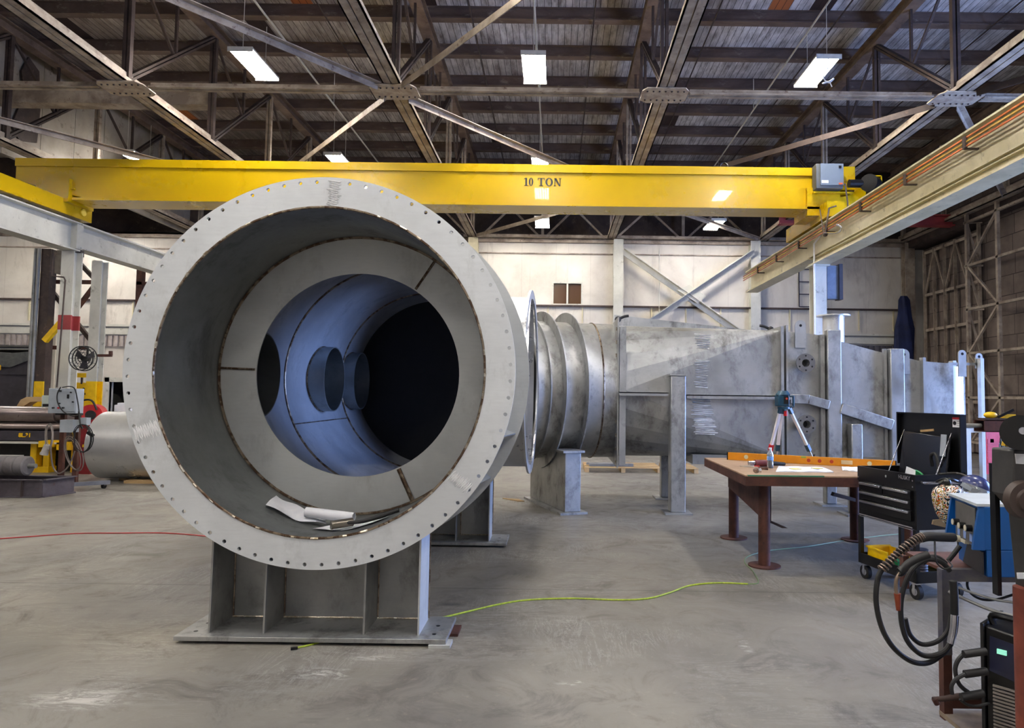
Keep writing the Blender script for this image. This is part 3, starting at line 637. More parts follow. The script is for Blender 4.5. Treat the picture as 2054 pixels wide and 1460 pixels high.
# ================================================================ main round duct
DX, DZ, DY = -1.56, 1.785, 4.5
A = (0, 1, 0)
dt = thing('round_duct', 'huge grey steel duct with bolted ring flange facing the viewer', 'duct', (DX, 7, 0.5))
def holed_ring(c, r1, r2, rh, hr, n, th):
    mb = MB(); vs = []; fs = []; K = 16
    for i in range(n):
        a0 = 2*PI*(i+.5)/n; da = PI/n; b = len(vs)
        for yy in (0, th):
            for k in range(K):
                ph = 2*PI*k/K+PI/4; m = max(abs(math.cos(ph)), abs(math.sin(ph))); u, v = math.cos(ph)/m, math.sin(ph)/m
                r = (r2 if v > 0 else r1) if abs(v) > .999 else hr+(v*(r2-hr) if v > 0 else v*(hr-r1))
                a = a0+u*da; vs.append((c[0]+r*math.cos(a), c[1]+yy, c[2]+r*math.sin(a)))
            for k in range(K):
                ph = 2*PI*k/K+PI/4; r = hr+rh*math.sin(ph); a = a0+rh*math.cos(ph)/hr; vs.append((c[0]+r*math.cos(a), c[1]+yy, c[2]+r*math.sin(a)))
        for k in range(K):
            j = (k+1) % K
            fs.append((b+k, b+j, b+K+j, b+K+k)); fs.append((b+2*K+k, b+3*K+k, b+3*K+j, b+2*K+j)); fs.append((b+K+k, b+K+j, b+3*K+j, b+3*K+k))
            ph = 2*PI*(k+.5)/K+PI/4
            if abs(math.sin(ph)) > abs(math.cos(ph)): fs.append((b+k, b+2*K+k, b+2*K+j, b+j))
    return mb.add(vs, fs)
obj('front_flange', holed_ring((DX, DY, DZ), 1.095, 1.295, .0125, 1.262, 72, .018), FLANGE, dt, ang=50)
obj('step_plate', MB().lathe((DX, 5.38, DZ), A, [(.80, 0), (1.352, 0), (1.352, .014), (.80, .014), (.80, 0)], 96), STEEL, dt)
obj('front_barrel', MB().lathe((DX, DY+.018, DZ), A, [(1.105, 0), (1.105, .862), (1.095, .862), (1.095, 0), (1.105, 0)], 96), INNER, dt)
# long barrel with branch openings
def barrel(c, R, y0, y1, holes, n=144, dy=.035):
    m = int((y1-y0)/dy); vs = []; fs = []
    def P(i, j): return Vector((c[0]+R*math.cos(2*PI*i/n), y0+(y1-y0)*j/m, c[2]+R*math.sin(2*PI*i/n)))
    for j in range(m+1):
        for i in range(n): vs.append(P(i, j))
    rem = {}; keep = []
    for j in range(m):
        for i in range(n):
            f = (j*n+i, j*n+(i+1) % n, (j+1)*n+(i+1) % n, (j+1)*n+i); q = sum((vs[k] for k in f), Vector())/4; h = None
            for hd in holes:
                sd, yc, rr = hd
                if (q.x-c[0])*sd > 0 and (q.y-yc)**2+(q.z-c[2])**2 < rr*rr: h = hd
            if h:
                for k in f: rem[k] = h
            else: keep.append(f)
    used = {k for f in keep for k in f}
    for k, (sd, yc, rr) in rem.items():
        if k in used:
            v = vs[k]; dx = Vector((v.y-yc, v.z-c[2])).normalized()*rr; zz = dx.y; vs[k] = Vector((c[0]+sd*math.sqrt(max(0, R*R-zz*zz)), yc+dx.x, c[2]+zz))
    return MB().add(vs, keep)
BY, BR = 7.55, .93
NOZ = [5.77, 7.64, 8.72]; NR = .36
holes = [(1, BY, BR)]+[(-1, y, NR) for y in NOZ]
obj('long_barrel', barrel((DX, 0, DZ), 1.10, 5.39, 9.15, holes), DEEP, dt)
obj('long_barrel_skin', barrel((DX, 0, DZ), 1.112, 5.39, 9.15, holes), DUCT, dt)
obj('end_plate', MB().cyl((DX, 9.15, DZ), (DX, 9.165, DZ), 1.2, 72), plain('unlit_end_black', S(34, 34, 36), .6, .5), dt)  # black colour stands in for the unlit depth at the barrel's end
def ringweld(y, R, rw=.012): return [(DX+R*math.cos(a), y, DZ+R*math.sin(a)) for a in [2*PI*i/72 for i in range(73)]]
for y, R in ((5.37, 1.088), (6.69, 1.094), (8.43, 1.094)): obj('weld_seam', MB().tube(ringweld(y, R), .011, 6), WELD, dt)
obj('weld_seam', MB().tube(ringweld(4.503, 1.094), .009, 6), WELD, dt)
for a in (math.radians(57), math.radians(178), math.radians(-65)):
    obj('radial_weld', MB().tube([(DX+r*math.cos(a), 5.374, DZ+r*math.sin(a)) for r in (.81, 1.08)], .010 if a > -1 else .018, 6), WELD, dt)
for k in range(40):
    mb = MB(); a = 2*PI*k/40+random.uniform(-.04, .04); L = random.uniform(.015, .05)
    mb.tube([(DX+1.094*math.cos(a+t*L), 4.5, DZ+1.094*math.sin(a+t*L)) for t in (-.5, 0, .5)], random.uniform(.006, .010), 6)
    obj('tack_weld', mb, TACK, dt)
# welded seam of a plate joint
obj('plate_seam', MB().tube([(DX+1.092*math.cos(a), y, DZ+1.092*math.sin(a)) for a, y in ((math.radians(205), 6.7), (math.radians(205), 8.4))], .006, 5), WELD, dt)
for y in NOZ:
    nz = obj('side_nozzle', MB().lathe((DX-1.10-.3, y, DZ), (1, 0, 0), [(NR, 0), (NR, .49), (NR-.012, .49), (NR-.012, 0), (NR, 0)], 48), INNER, dt)
    obj('light_stop_cap', MB().cyl((DX-1.43, y, DZ), (DX-1.40, y, DZ), NR+.06, 40), DUCT, nz)  # unseen cap added to keep light out of the nozzle
    pts = []
    for i in range(41):
        a = 2*PI*i/40; zz = NR*math.sin(a); pts.append((DX-math.sqrt(1.09**2-zz*zz), y+NR*math.cos(a), DZ+zz))
    obj('weld_seam', MB().tube(pts, .009, 5), WELD, nz)
# big side branch towards the right, open end flange
vs = []; n = 72; XE = -.27
for i in range(n):
    a = 2*PI*i/n; zz = BR*math.sin(a); xs_ = DX+math.sqrt(1.112**2-zz*zz); yy = BY+BR*math.cos(a)
    for r, x in ((1, xs_-.01), (1, XE), (.987, XE), (.987, xs_-.01)): vs.append((x, BY+BR*r*math.cos(a), DZ+BR*r*math.sin(a)))
sb = obj('side_branch', MB().add(vs, [(4*i+q, 4*((i+1) % n)+q, 4*((i+1) % n)+(q+1) % 4, 4*i+(q+1) % 4) for i in range(n) for q in range(4)]), SHINY, dt)
Rm = Matrix.Translation((XE, BY, DZ)) @ Matrix.Rotation(math.radians(-2.4), 4, 'Z') @ Matrix.Translation((-XE, -BY, -DZ))
obj('open_flange', MB().lathe((XE-.01, BY, DZ), (1, 0, 0), [(BR-.02, 0), (BR+.075, 0), (BR+.075, .02), (BR-.02, .02), (BR-.02, 0)], 72).xf(Rm), SHINY, sb)
for a in [math.radians(x) for x in (-20, -37, 130, 200)]:
    mb = MB().prism([(DX+1.11*math.cos(a), 4.52, DZ+1.11*math.sin(a)), (DX+1.26*math.cos(a), 4.52, DZ+1.26*math.sin(a)), (DX+1.33*math.cos(a), 5.38, DZ+1.33*math.sin(a)), (DX+1.11*math.cos(a), 5.38, DZ+1.11*math.sin(a))], (-.01*math.sin(a), 0, .01*math.cos(a)))
    obj('gusset_rib', mb, DUCT, dt)
# grinder marks on the flange
def scribble(c, ex, ez, a, n, amp, mat, par, name='grinding_mark', yoff=0, w_=.0035):
    # zig-zag strokes along ex (length) with amplitude along ez, lying on the surface
    pts = []; c = Vector(c); ex = Vector(ex); ez = Vector(ez)
    for i in range(n): pts.append(c+ex*(i/(n-1)-.5)+ez*(amp*(1 if i % 2 else -1)*random.uniform(.6, 1)))
    return obj(name, MB().tube(pts, w_, 4, 3), mat, par)
for ang, L, am in ((87, .17, .055), (200, .17, .06), (-37, .15, .05)):
    a = math.radians(ang); c = (DX+1.187*math.cos(a), DY-.0005, DZ+1.187*math.sin(a)); e = Vector((math.cos(a), 0, math.sin(a))); t_ = Vector((-math.sin(a), 0, math.cos(a)))
    scribble(c, e*L, t_, 0, 24, am*.8, SCRIB, dt); scribble(c, e*L, t_, 0, 15, am, SCRIB, dt, w_=.0025)

# saddles under the duct
def saddle(y0, y1, xc, label):
    t = thing('duct_saddle', label, 'support', (xc, (y0+y1)/2, 0)); hw = .69; bw = .885
    yw = y1-.06; ztop_ = 1.0
    obj('base_plate', MB().box(xc-bw, xc+bw, y0, y1, .02, .05), HOP, t, bevel=.003)
    pts = [(xc-hw, yw, .05), (xc+hw, yw, .05)]
    for i in range(21):
        x = xc+hw-2*hw*i/20; pts.append((x, yw, DZ-math.sqrt(1.118**2-(x-DX)**2)))
    obj('web_plate', MB().prism(pts, (0, .016, 0)), SADDLE, t)
    for dx in (-.69, -.33, .33, .69):
        x = xc+dx; zt = DZ-math.sqrt(1.115**2-(x-DX)**2); sgn = .012
        obj('stiffener', MB().prism([(x-sgn/2, y0+.07, .05), (x-sgn/2, yw, .05), (x-sgn/2, yw, zt), (x-sgn/2, y0+.09, zt)], (sgn, 0, 0)), STEEL if abs(dx) > .6 and dx > 0 else SADDLE, t)  # outer right stiffener coloured paler for the daylight striking it
        obj('weld_seam', MB().tube([(x+.01, yw-.005, .06), (x+.01, yw-.005, zt-.03)], .006, 5), WELD, t)
    obj('weld_seam', MB().tube([(xc-hw, yw-.005, .055), (xc+hw, yw-.005, .055)], .007, 5), TACK, t)
    mb = MB()
    for dx in (-.79, .79): mb.cyl((xc+dx, y0+.1, .0502), (xc+dx, y0+.1, .0512), .014, 14).cyl((xc+dx, y0+.26, .0502), (xc+dx, y0+.26, .0512), .014, 14)
    obj('bolt_holes', mb, BLK, t)
    return t
saddle(4.52, 4.98, -1.575, 'front steel saddle stand with four upright stiffeners under the near flange')
saddle(7.40, 7.86, -1.39, 'rear steel saddle stand partly hidden behind the near duct')
solo('shim_plate', MB().box(-.80, -.66, 4.50, 4.62, .0, .019), STEEL, 'small loose steel shim under the right front corner of the front saddle', 'shim')
solo('shim_plate', MB().box(-.74, -.64, 4.72, 4.9, .0, .019), RUST, 'rusty steel shim under the right rear corner of the front saddle', 'shim')
# things lying in the duct mouth
def inz(x): return DZ-math.sqrt(1.094**2-(x-DX)**2)
def sheet(p, nx, ny, fx, lift, name, mat, label, cat):
    # p: four corner (x,y) of the sheet, laid on the curved duct bottom
    a, b, c, d = [Vector(q) for q in p]; vs = []
    for j in range(ny+1):
        for i in range(nx+1):
            u, v = i/nx, j/ny; q = (a*(1-u)+b*u)*(1-v)+(d*(1-u)+c*u)*v; vs.append((q.x, q.y, inz(q.x)+lift+fx(u, v)))
    mb = MB(); n_ = len(vs); mb.add(vs+[(v[0], v[1], v[2]-.0015) for v in vs], [])
    fs = []
    for j in range(ny):
        for i in range(nx):
            k = j*(nx+1)+i; fs += [(k, k+1, k+nx+2, k+nx+1), (n_+k, n_+k+nx+1, n_+k+nx+2, n_+k+1)]
    mb.f += fs; return solo(name, mb, mat, label, cat)
sheet([(-2.06, 4.93), (-1.60, 4.86), (-1.66, 5.02), (-2.08, 5.16)], 14, 5, lambda u, v: .008+.012*math.sin(u*9+v*4)+.03*v*v, .014, 'paper_sheet', WHITE, 'crumpled white paper sheet lying in the duct mouth, left of the hammer', 'paper')
sheet([(-1.66, 4.76), (-1.36, 4.72), (-1.12, 4.92), (-1.56, 4.98)], 12, 5, lambda u, v: .004+.004*math.sin(u*7), .003, 'paper_drawing', WHITE, 'flat white drawing lying under the hammer in the duct mouth', 'paper')
solo('paper_roll', MB().pipe((-1.77, 4.93, inz(-1.77)+.075), (-1.42, 4.90, inz(-1.42)+.055), .036, .031, 24), WHITE, 'rolled white paper resting beside the hammer head in the duct mouth', 'paper')
hm = thing('sledge_hammer', 'short black handled hammer lying on the papers in the duct mouth', 'hammer', (-1.4, 4.8, inz(-1.4)))
hz = inz(-1.42)+.045
obj('head', MB().cyl((-1.51, 4.70, hz-.004), (-1.40, 4.80, hz+.0), .029, 20).cyl((-1.515, 4.697, hz-.004), (-1.505, 4.703, hz-.004), .031, 20), plain('worn_hammer_steel', S(140, 132, 120), .35, .8), hm)
obj('handle', MB().tube([(-1.46, 4.75, hz), (-1.30, 4.77, hz+.015), (-1.08, 4.80, inz(-1.08)+.03)], lambda t: .011+.006*t, 10, 4), BLKM, hm)

# ================================================================ right hand duct: elbow, square transition, hopper boxes
ht = thing('transition_duct', 'mottled steel duct with stepped rings, square transition and tapering box end on legs', 'duct', (2.5, 10.5, .6))
RB = 1.04; ZC2 = 1.72
stn = [((-.62, 10.32), 21), ((-.45, 10.39), 21), ((-.27, 10.46), 21), ((.1, 10.60), 18), ((.5, 10.72), 9), ((.88, 10.76), 0)]
def ringpts(c, ang, r, n=72):
    a = math.radians(ang); s_ = Vector((-math.sin(a), math.cos(a), 0)); return [Vector((c[0], c[1], ZC2))+s_*(r*math.cos(2*PI*i/n))+Vector((0, 0, r*math.sin(2*PI*i/n))) for i in range(n)]
def loft(rings, mb=None):
    mb = mb or MB(); n = len(rings[0]); mb.add([p for r in rings for p in r], [(j*n+i, j*n+(i+1) % n, (j+1)*n+(i+1) % n, (j+1)*n+i) for j in range(len(rings)-1) for i in range(n)]); return mb
obj('elbow_barrel', loft([ringpts(c, a, RB) for c, a in stn]), HOP, ht)
obj('elbow_lining', loft([ringpts(c, a, RB-.015) for c, a in stn]), INNER, ht)
def collar(c, ang, r1, r2, th, name='ring_flange', mat=None):
    a = math.radians(ang); ax = Vector((math.cos(a), math.sin(a), 0))
    return obj(name, MB().lathe((c[0], c[1], ZC2), ax, [(r1, 0), (r2, 0), (r2, th), (r1, th), (r1, 0)], 80), mat or HOP, ht)
collar(stn[0][0], 21, RB-.01, 1.10, .015); collar(stn[1][0], 21, RB-.01, 1.10, .015); collar(stn[2][0], 21, RB-.01, 1.19, .018); collar(stn[3][0], 18, RB-.01, 1.19, .016)
for (c, a) in (stn[2], stn[3], stn[4]):
    obj('weld_seam', MB().tube(ringpts((c[0]+.03, c[1]+.01), a, RB+.006)+[ringpts((c[0]+.03, c[1]+.01), a, RB+.006)[0]], .013, 5), WELD, ht)
# square plate with round hole
XP = .88; Yf, Yk = 9.72, 11.80; ZP0, ZP1 = .62, 2.76; cY, cZ = 10.76, ZC2
def rectpt(a, y0, y1, z0, z1, yc, zc):
    c_, s_ = math.cos(a), math.sin(a); ty = ((y1-yc)/c_ if c_ > 0 else (y0-yc)/c_) if abs(c_) > 1e-6 else 1e9; tz = ((z1-zc)/s_ if s_ > 0 else (z0-zc)/s_) if abs(s_) > 1e-6 else 1e9
    t_ = min(ty, tz); return (yc+c_*t_, zc+s_*t_)
corner = [math.atan2(z-cZ, y-cY) % (2*PI) for y in (Yf, Yk) for z in (ZP0, ZP1)]
angs = sorted([2*PI*i/72 for i in range(72)]+corner)
vs = []; fs = []
for a in angs:
    y_, z_ = rectpt(a, Yf, Yk, ZP0, ZP1, cY, cZ)
    for x in (XP, XP+.02): vs += [(x, y_, z_), (x, cY+1.03*math.cos(a), cZ+1.03*math.sin(a))]
m_ = len(angs)
for i in range(m_):
    j = (i+1) % m_; fs += [(4*i, 4*i+1, 4*j+1, 4*j), (4*i+2, 4*j+2, 4*j+3, 4*i+3), (4*i, 4*j, 4*j+2, 4*i+2), (4*i+1, 4*i+3, 4*j+3, 4*j+1)]
obj('square_flange', MB().add(vs, fs), HOP, ht)
z_ = ZP0+.05
while z_ < ZP1: obj('tack_weld', MB().tube([(XP-.012, Yf+.06, z_), (XP-.012, Yf+.06, z_+.05)], .010, 5), TACK, ht); z_ += .19
# square-to-round transition (creased facets)
X1 = 3.24; ya, yb = 9.80, 11.35; za, zb = .80, 2.60
cir = [Vector((XP+.12, cY+1.02*math.cos(a), cZ+1.02*math.sin(a))) for a in [2*PI*i/24 for i in range(24)]]
C4 = [Vector((X1, yb, zb)), Vector((X1, ya, zb)), Vector((X1, ya, za)), Vector((X1, yb, za))]
mb = MB(); mb.add(cir+C4, [])
for q in range(4):
    for i in range(6): mb.f.append((q*6+i, (q*6+i+1) % 24, 24+q))
    mb.f.append(((q*6+6) % 24, 24+(q+1) % 4, 24+q))
cir0 = [p+Vector((-.12, 0, 0)) for p in cir]; o_ = len(mb.v); mb.v += cir0; mb.f += [(o_+i, o_+(i+1) % 24, (i+1) % 24, i) for i in range(24)]
# the front quadrants: angles 90..270 face the viewer
TRV = [v.copy() for v in mb.v]; TRF = list(mb.f); obj('square_to_round_transition', mb, HOP, ht, ang=1.5)
obj('rear_fin', MB().prism([(XP+.05, 10.9, 2.6), (XP+.05, 10.9, 2.93), (X1-.2, 10.9, 2.72), (X1-.05, 10.9, 2.5)], (0, .015, 0)), HOP, ht)
obj('mid_ledge', MB().box(XP+.02, 1.58, 9.62, 9.80, 1.675, 1.69).box(1.86, X1+.1, 9.66, 9.84, 1.65, 1.665).box(XP+.02, 1.58, 9.62, 9.63, 1.64, 1.69).box(1.86, X1+.1, 9.66, 9.67, 1.61, 1.665), HOP, ht)
mb = MB().box(XP+.03, XP+.12, 9.70, 9.78, .66, 2.62)
obj('collar_strip', mb, HOP, ht)
obj('belly_strip', MB().box(2.0, 3.2, 9.95, 11.2, .66, .80), SADDLE, ht)
# boxes after the transition
def P_(x, y, Y=9.85): return at(x, y, Y)
prof = [(3.24, 2.60, .80, 11.35), (3.75, 2.56, .80, 11.1), (4.62, 2.33, .80, 10.7), (5.28, 2.19, .78, 10.6), (5.74, 2.16, .75, 10.55)]
vs = []; fs = []; yF = 9.85
for x, zt, zb2, ybk in prof: vs += [(x, yF, zt), (x, yF, zb2), (x, ybk, zb2), (x, ybk, zt)]
for k in range(4): fs += [(4*k+q, 4*k+(q+1) % 4, 4*k+4+(q+1) % 4, 4*k+4+q) for q in range(4)]
obj('tapering_box', MB().add(vs, fs), HOP, ht)
obj('joint_flange', MB().box(3.22, 3.26, 9.74, 11.4, .72, 2.66).box(3.30, 3.33, 9.76, 11.4, .72, 2.68), HOP, ht)
def stif(x, w_, z0, z1, y0=9.73): return obj('box_stiffener', MB().sec((x, y0+.06, z0), (x, y0+.06, z1), [(-w_/2, w_/2, -.06, .06)], (0, 1, 0)), HOP, ht, bevel=.012)
stif(3.98, .20, .72, 2.62); stif(4.88, .20, .72, 2.36)
obj('edge_angle', MB().box(3.80, 3.86, 9.78, 9.86, .75, 2.55).box(4.72, 4.76, 9.80, 9.86, .75, 2.36).box(5.26, 5.30, 9.76, 9.86, .72, 2.24), HOP, ht)
obj('cross_stiffener', MB().beam((3.34, 9.78, 1.62), (3.62, 9.78, 1.62), .12, .13).beam((3.60, 9.78, 1.62), (3.90, 9.78, 1.54), .12, .13), HOP, ht, bevel=.008)
obj('cross_stiffener', MB().beam((4.07, 9.78, 1.50), (4.80, 9.78, 1.27), .12, .15), HOP, ht, bevel=.008)
obj('cross_stiffener', MB().beam((4.97, 9.78, 1.22), (5.6, 9.78, 1.08), .12, .15), HOP, ht, bevel=.008)
def lug(x, zt, z0, y, par=ht, w_=.078, hole=.02):
    mb = MB(); pts = []; ys = y
    for i in range(13): a = PI*i/12; pts.append((x+w_*math.cos(a), ys, zt-w_+w_*math.sin(a)))
    pts += [(x-w_, ys, z0), (x+w_, ys, z0)]
    l = obj('lifting_lug', mb.prism(pts, (0, .02, 0)), HOP, par); obj('lug_hole', MB().cyl((x, ys-.001, zt-w_), (x, ys, zt-w_), hole, 16), BLK, l); return l
lug(3.53, 2.76, 2.36, 9.82); lug(5.02, 2.36, 2.0, 9.82); lug(5.80, 2.35, 1.97, 9.72, w_=.055); lug(6.15, 2.32, 2.1, 9.9, w_=.05)
def pflange(x, z, y=9.85, R=.135, r=.055):
    n = obj('pipe_nozzle', MB().pipe((x, y-.14, z), (x, y, z), r+.012, r, 28), SHINY, ht)
    k = obj('bolt_flange', MB().lathe((x, y-.16, z), (0, 1, 0), [(r, 0), (R, 0), (R, .03), (r, .03), (r, 0)], 40), plain('machined_flange', S(170, 172, 176), .25, .95), n)
    mb = MB()
    for i in range(6): a = 2*PI*(i+.5)/6; mb.cyl((x+R*.76*math.cos(a), y-.162, z+R*.76*math.sin(a)), (x+R*.76*math.cos(a), y-.158, z+R*.76*math.sin(a)), .012, 10)
    obj('bolt_holes', mb, BLK, n); obj('bore', MB().cyl((x, y-.02, z), (x, y-.015, z), r, 24), BLK, n)
p = P_(1616, 728, 9.7); pflange(p.x, p.z); p = P_(1618, 851, 9.7); pflange(p.x, p.z)
ch = obj('vent_stub', MB().pipe((4.22, 10.35, 2.3), (4.22, 10.35, 2.88), .155, .145, 36), SHINY, ht)
obj('stub_flange', MB().lathe((4.22, 10.35, 2.88), (0, 0, 1), [(.14, 0), (.245, 0), (.245, .018), (.14, .018), (.14, 0)], 40), SHINY, ch)
# curved end and end frame
q = []
for i in range(13): a = -PI/2+PI/2*i/12; q.append((5.74+.30*math.cos(a), 10.15+.30*math.sin(a)))
mb = MB(); mb.add([(x, y, z) for x, y in q for z in (.72, 2.12)], [(2*i, 2*i+2, 2*i+3, 2*i+1) for i in range(12)])
obj('curved_end_sheet', mb, SHINY, ht)
obj('end_sheet', MB().box(5.72, 6.15, 10.55, 10.57, .75, 2.2).box(5.7, 6.15, 9.9, 9.92, 2.14, 2.18), HOP, ht)
obj('end_flange', MB().box(6.12, 6.17, 9.82, 9.90, .0, 2.24).box(6.12, 6.17, 10.5, 10.62, 0, 2.24).box(6.12, 6.17, 9.9, 10.5, 1.18, 1.26), STEEL, ht)
obj('end_post', MB().sec((5.93, 9.9, 0), (5.93, 9.9, 1.22), [(-.05, .05, -.05, -.04), (-.05, .05, .04, .05), (-.01, .01, -.04, .04)], (0, 1, 0)).beam((5.9, 9.9, 1.2), (6.14, 9.9, 1.2), .06, .06), STEEL, ht)
# legs
def leg(x, y, w_, z1, base=.19):
    l = obj('leg', MB().sec((x, y, .02), (x, y, z1), [(-w_/2, w_/2, -w_/2, w_/2)], (0, 1, 0)), HOP, ht, bevel=.015); obj('foot_plate', MB().box(x-base, x+base, y-base, y+base, 0, .02), HOP, l)
leg(1.73, 9.72, .215, 1.93); leg(1.80, 11.10, .18, .9); leg(4.27, 9.76, .16, 1.28); leg(4.25, 10.62, .16, .82)
obj('leg_cap', MB().box(1.61, 1.85, 9.60, 9.84, 1.93, 1.945), HOP, ht)
# elbow pedestal
a = math.radians(21); u = Vector((math.cos(a), math.sin(a), 0)); v = Vector((-math.sin(a), math.cos(a), 0)); c0 = Vector((0.02, 10.12, 0))
E = basis((c0.x, c0.y, 0), u, v)
pd = obj('elbow_pedestal', MB().box(-.12, .12, -.66, .80, .03, .86).xf(E), HOP, ht, bevel=.01)
obj('foot_plate', MB().box(-.2, .2, -.72, .86, 0, .03).xf(E), HOP, pd); obj('saddle_pad', MB().box(-.16, .16, -.70, .80, .84, .87).xf(E), HOP, pd)
# rubbing marks on the transition
def marks(cx, cy, wpx, hpx, n, Y, amp):
    pts = []
    for i in range(n):
        t_ = i/(n-1); pts.append(at(cx+(1 if i % 2 else -1)*wpx*.5*random.uniform(.65, 1)+t_*8, cy-hpx/2+hpx*t_, Y))
    return pts
from mathutils.bvhtree import BVHTree
BV = BVHTree.FromPolygons(TRV, TRF)
def rub(x0, x1, x2, x3, y0, y1, n, w_):
    # zig-zag rubbed into the sheet from (x0..x1, y0) down to (x2..x3, y1)
    pts = []
    for i in range(n):
        t_ = i/(n-1); a, b = x0+(x2-x0)*t_, x1+(x3-x1)*t_; x = (b if i % 2 else a)+random.uniform(-4, 4)
        h = BV.ray_cast(EYE, ray(x, y0+(y1-y0)*t_).normalized())[0]
        if h: pts.append(h+Vector((0, -.004, 0)))
    return obj('grinding_mark', MB().tube(pts, w_, 4), SCRIB, ht)
rub(1394, 1428, 1396, 1422, 670, 700, 14, .008); rub(1396, 1424, 1392, 1416, 722, 778, 24, .007)
rub(1386, 1424, 1392, 1436, 800, 872, 38, .009); rub(1390, 1420, 1398, 1436, 806, 868, 20, .007)
clampm = BLKM
for (x, y, Yd, wh) in ((1247, 637, 10.7, 'left'), (1538, 657, 10.7, 'right')):
    p = at(x, y, Yd); s_ = 1 if wh == 'left' else -1
    solo('spring_clamp', MB().tube([p+Vector((-.07*s_, 0, -.03)), p, p+Vector((.05*s_, 0, .02)), p+Vector((.11*s_, 0, .03))], .022, 8, 4).ball(p+Vector((-.06*s_, -.01, -.03)), .05, .02, .05), clampm, 'black clamp gripping the %s end of the fin above the transition duct' % wh, 'clamp')
# ================================================================ left side machines
def cylx(p, q, r, n=24): return MB().cyl(p, q, r, n)
# big polished cylinder lying on the floor
tl, tr = atz(176, 968), atz(300, 972)
yk = 12.45; rk = .60; xk0 = at(176, 900, 11.95).x
solo('steel_cylinder', MB().lathe((xk0, yk, rk+.03), (1, 0, 0), [(rk-.012, 0), (rk, 0), (rk, 2.6), (rk-.012, 2.6), (rk-.012, 0)], 72), SHINY, 'large shiny rolled steel cylinder lying on the floor behind the flange at left', 'cylinder')
solo('wood_block', MB().box(xk0+.62, xk0+1.15, yk-.45, yk-.25, 0, .05), WOODM, 'flat wooden block wedged under the near side of the shiny cylinder', 'block')
solo('wood_block', MB().box(xk0+.3, xk0+1.4, yk-.08, yk+.08, 0, .035), WOODM, 'wooden board under the middle of the shiny steel cylinder', 'block')
# steel floor frame with rollers
fr = thing('steel_channel_frame', 'low rectangular frame of rusty steel channels on the floor at far left', 'frame', (-8.9, 10.3, 0))
fa = atz(128, 985); fb = atz(100, 998); H_ = .27
xr_, yn = fb.x-.12, fb.y; xe = xr_+.12
for nme, p0, p1 in (('front_channel', (-10.2, yn, H_/2), (xr_, yn, H_/2)), ('end_channel', (xr_, yn, H_/2), (xe, yn+.50, H_/2)), ('rear_channel', (-10.2, yn+.50, H_/2), (xe, yn+.50, H_/2))):
    obj(nme, MB().sec(p0, p1, [(-.008, .008, -H_/2, H_/2), (-.008, .07 if nme != 'front_channel' else .05, H_/2-.015, H_/2), (-.05, .05, -H_/2, -H_/2+.015)]), M('grey_channel_steel', S(104, 98, 106), S(78, 72, 78), .55, .4, 3, c3=S(90, 60, 50)), fr)
mb = MB()
for x in (-9.9, xr_-.75, xr_-.28): mb.box(x-.008, x+.008, yn-.05, yn-.008, .015, H_-.015)
obj('channel_rib', mb, RUSTD, fr)
ro = thing('rubber_roller', 'thick grey ribbed rubber roller resting on the steel floor frame at far left', 'roller', (-9.6, yn+.35, H_))
q0 = at(-55, 945, 10.35); q1 = at(60, 943, 10.35)
mb = MB()
for k in range(4): x = -9.40+k*.2-.55; mb.lathe((q0.x-.05+k*.155, yn+.35, H_+.16), (1, 0, 0), [(.0, 0), (.13, 0), (.15, .015), (.15, .135), (.13, .15), (0, .15)], 32)
obj('tyre', mb, M('grey_rubber', S(124, 120, 120), S(98, 94, 94), .8), ro)
obj('axle', MB().cyl((q0.x-.45, yn+.35, H_+.16), (q0.x+.68, yn+.35, H_+.16), .035, 16), SADDLE, ro)
obj('bearing', MB().box(q0.x-.12, q0.x-.06, yn+.22, yn+.48, H_, H_+.2).cyl((q0.x-.16, yn+.35, H_+.14), (q0.x-.06, yn+.35, H_+.14), .08, 20), M('green_grey_paint', S(120, 140, 140), S(90, 106, 108)), ro)
p = at(10, 918, 11.4)
solo('steel_stool', MB().box(-10.0, p.x+.08, 11.2, 11.7, p.z-.02, p.z+.02).box(p.x-.1, p.x-.02, 11.25, 11.65, 0, p.z-.02).box(-9.95, -9.88, 11.25, 11.65, 0, p.z-.02), SADDLE, 'small grey steel stand at the left edge behind the roller', 'stand')
# plate rolls
Yr = 13.6
pr = thing('plate_rolling_machine', 'plate rolling machine with two long bright rolls and yellow legs at left', 'machine', (-10.5, Yr, 0))
a_, b_ = at(104, 816, Yr-.2), at(104, 849, Yr-.2); rr1 = (a_.z-b_.z)/2
obj('upper_roll', MB().cyl((-13.5, Yr, (a_.z+b_.z)/2), (a_.x, Yr, (a_.z+b_.z)/2), rr1, 40).cyl((a_.x, Yr, (a_.z+b_.z)/2), (a_.x+.25, Yr, (a_.z+b_.z)/2), rr1*.8, 32), M('dull_roll_steel', S(150, 138, 134), S(112, 102, 100), .32, .85, 1.2), pr)
c_, d_ = at(104, 849, Yr-.2), at(104, 864, Yr-.2); rr2 = (c_.z-d_.z)/2
obj('lower_roll', MB().cyl((-13.5, Yr-.05, (c_.z+d_.z)/2), (c_.x+.1, Yr-.05, (c_.z+d_.z)/2), rr2, 32), M('bright_roll_steel', S(198, 182, 174), S(160, 146, 140), .3, .85, 1.2), pr)
e_, f_ = at(90, 865, Yr-.2), at(90, 884, Yr-.2)
bm = obj('bed_beam', MB().box(-13.5, e_.x+.5, Yr-.2, Yr+.3, f_.z, e_.z), DARK, pr)
g_ = at(50, 873, Yr-.2); text('8L.31', .11, YELP, 'yellow_marking', bm, basis((g_.x, Yr-.205, g_.z), (1, 0, 0), (0, 0, 1)), .003, .004)
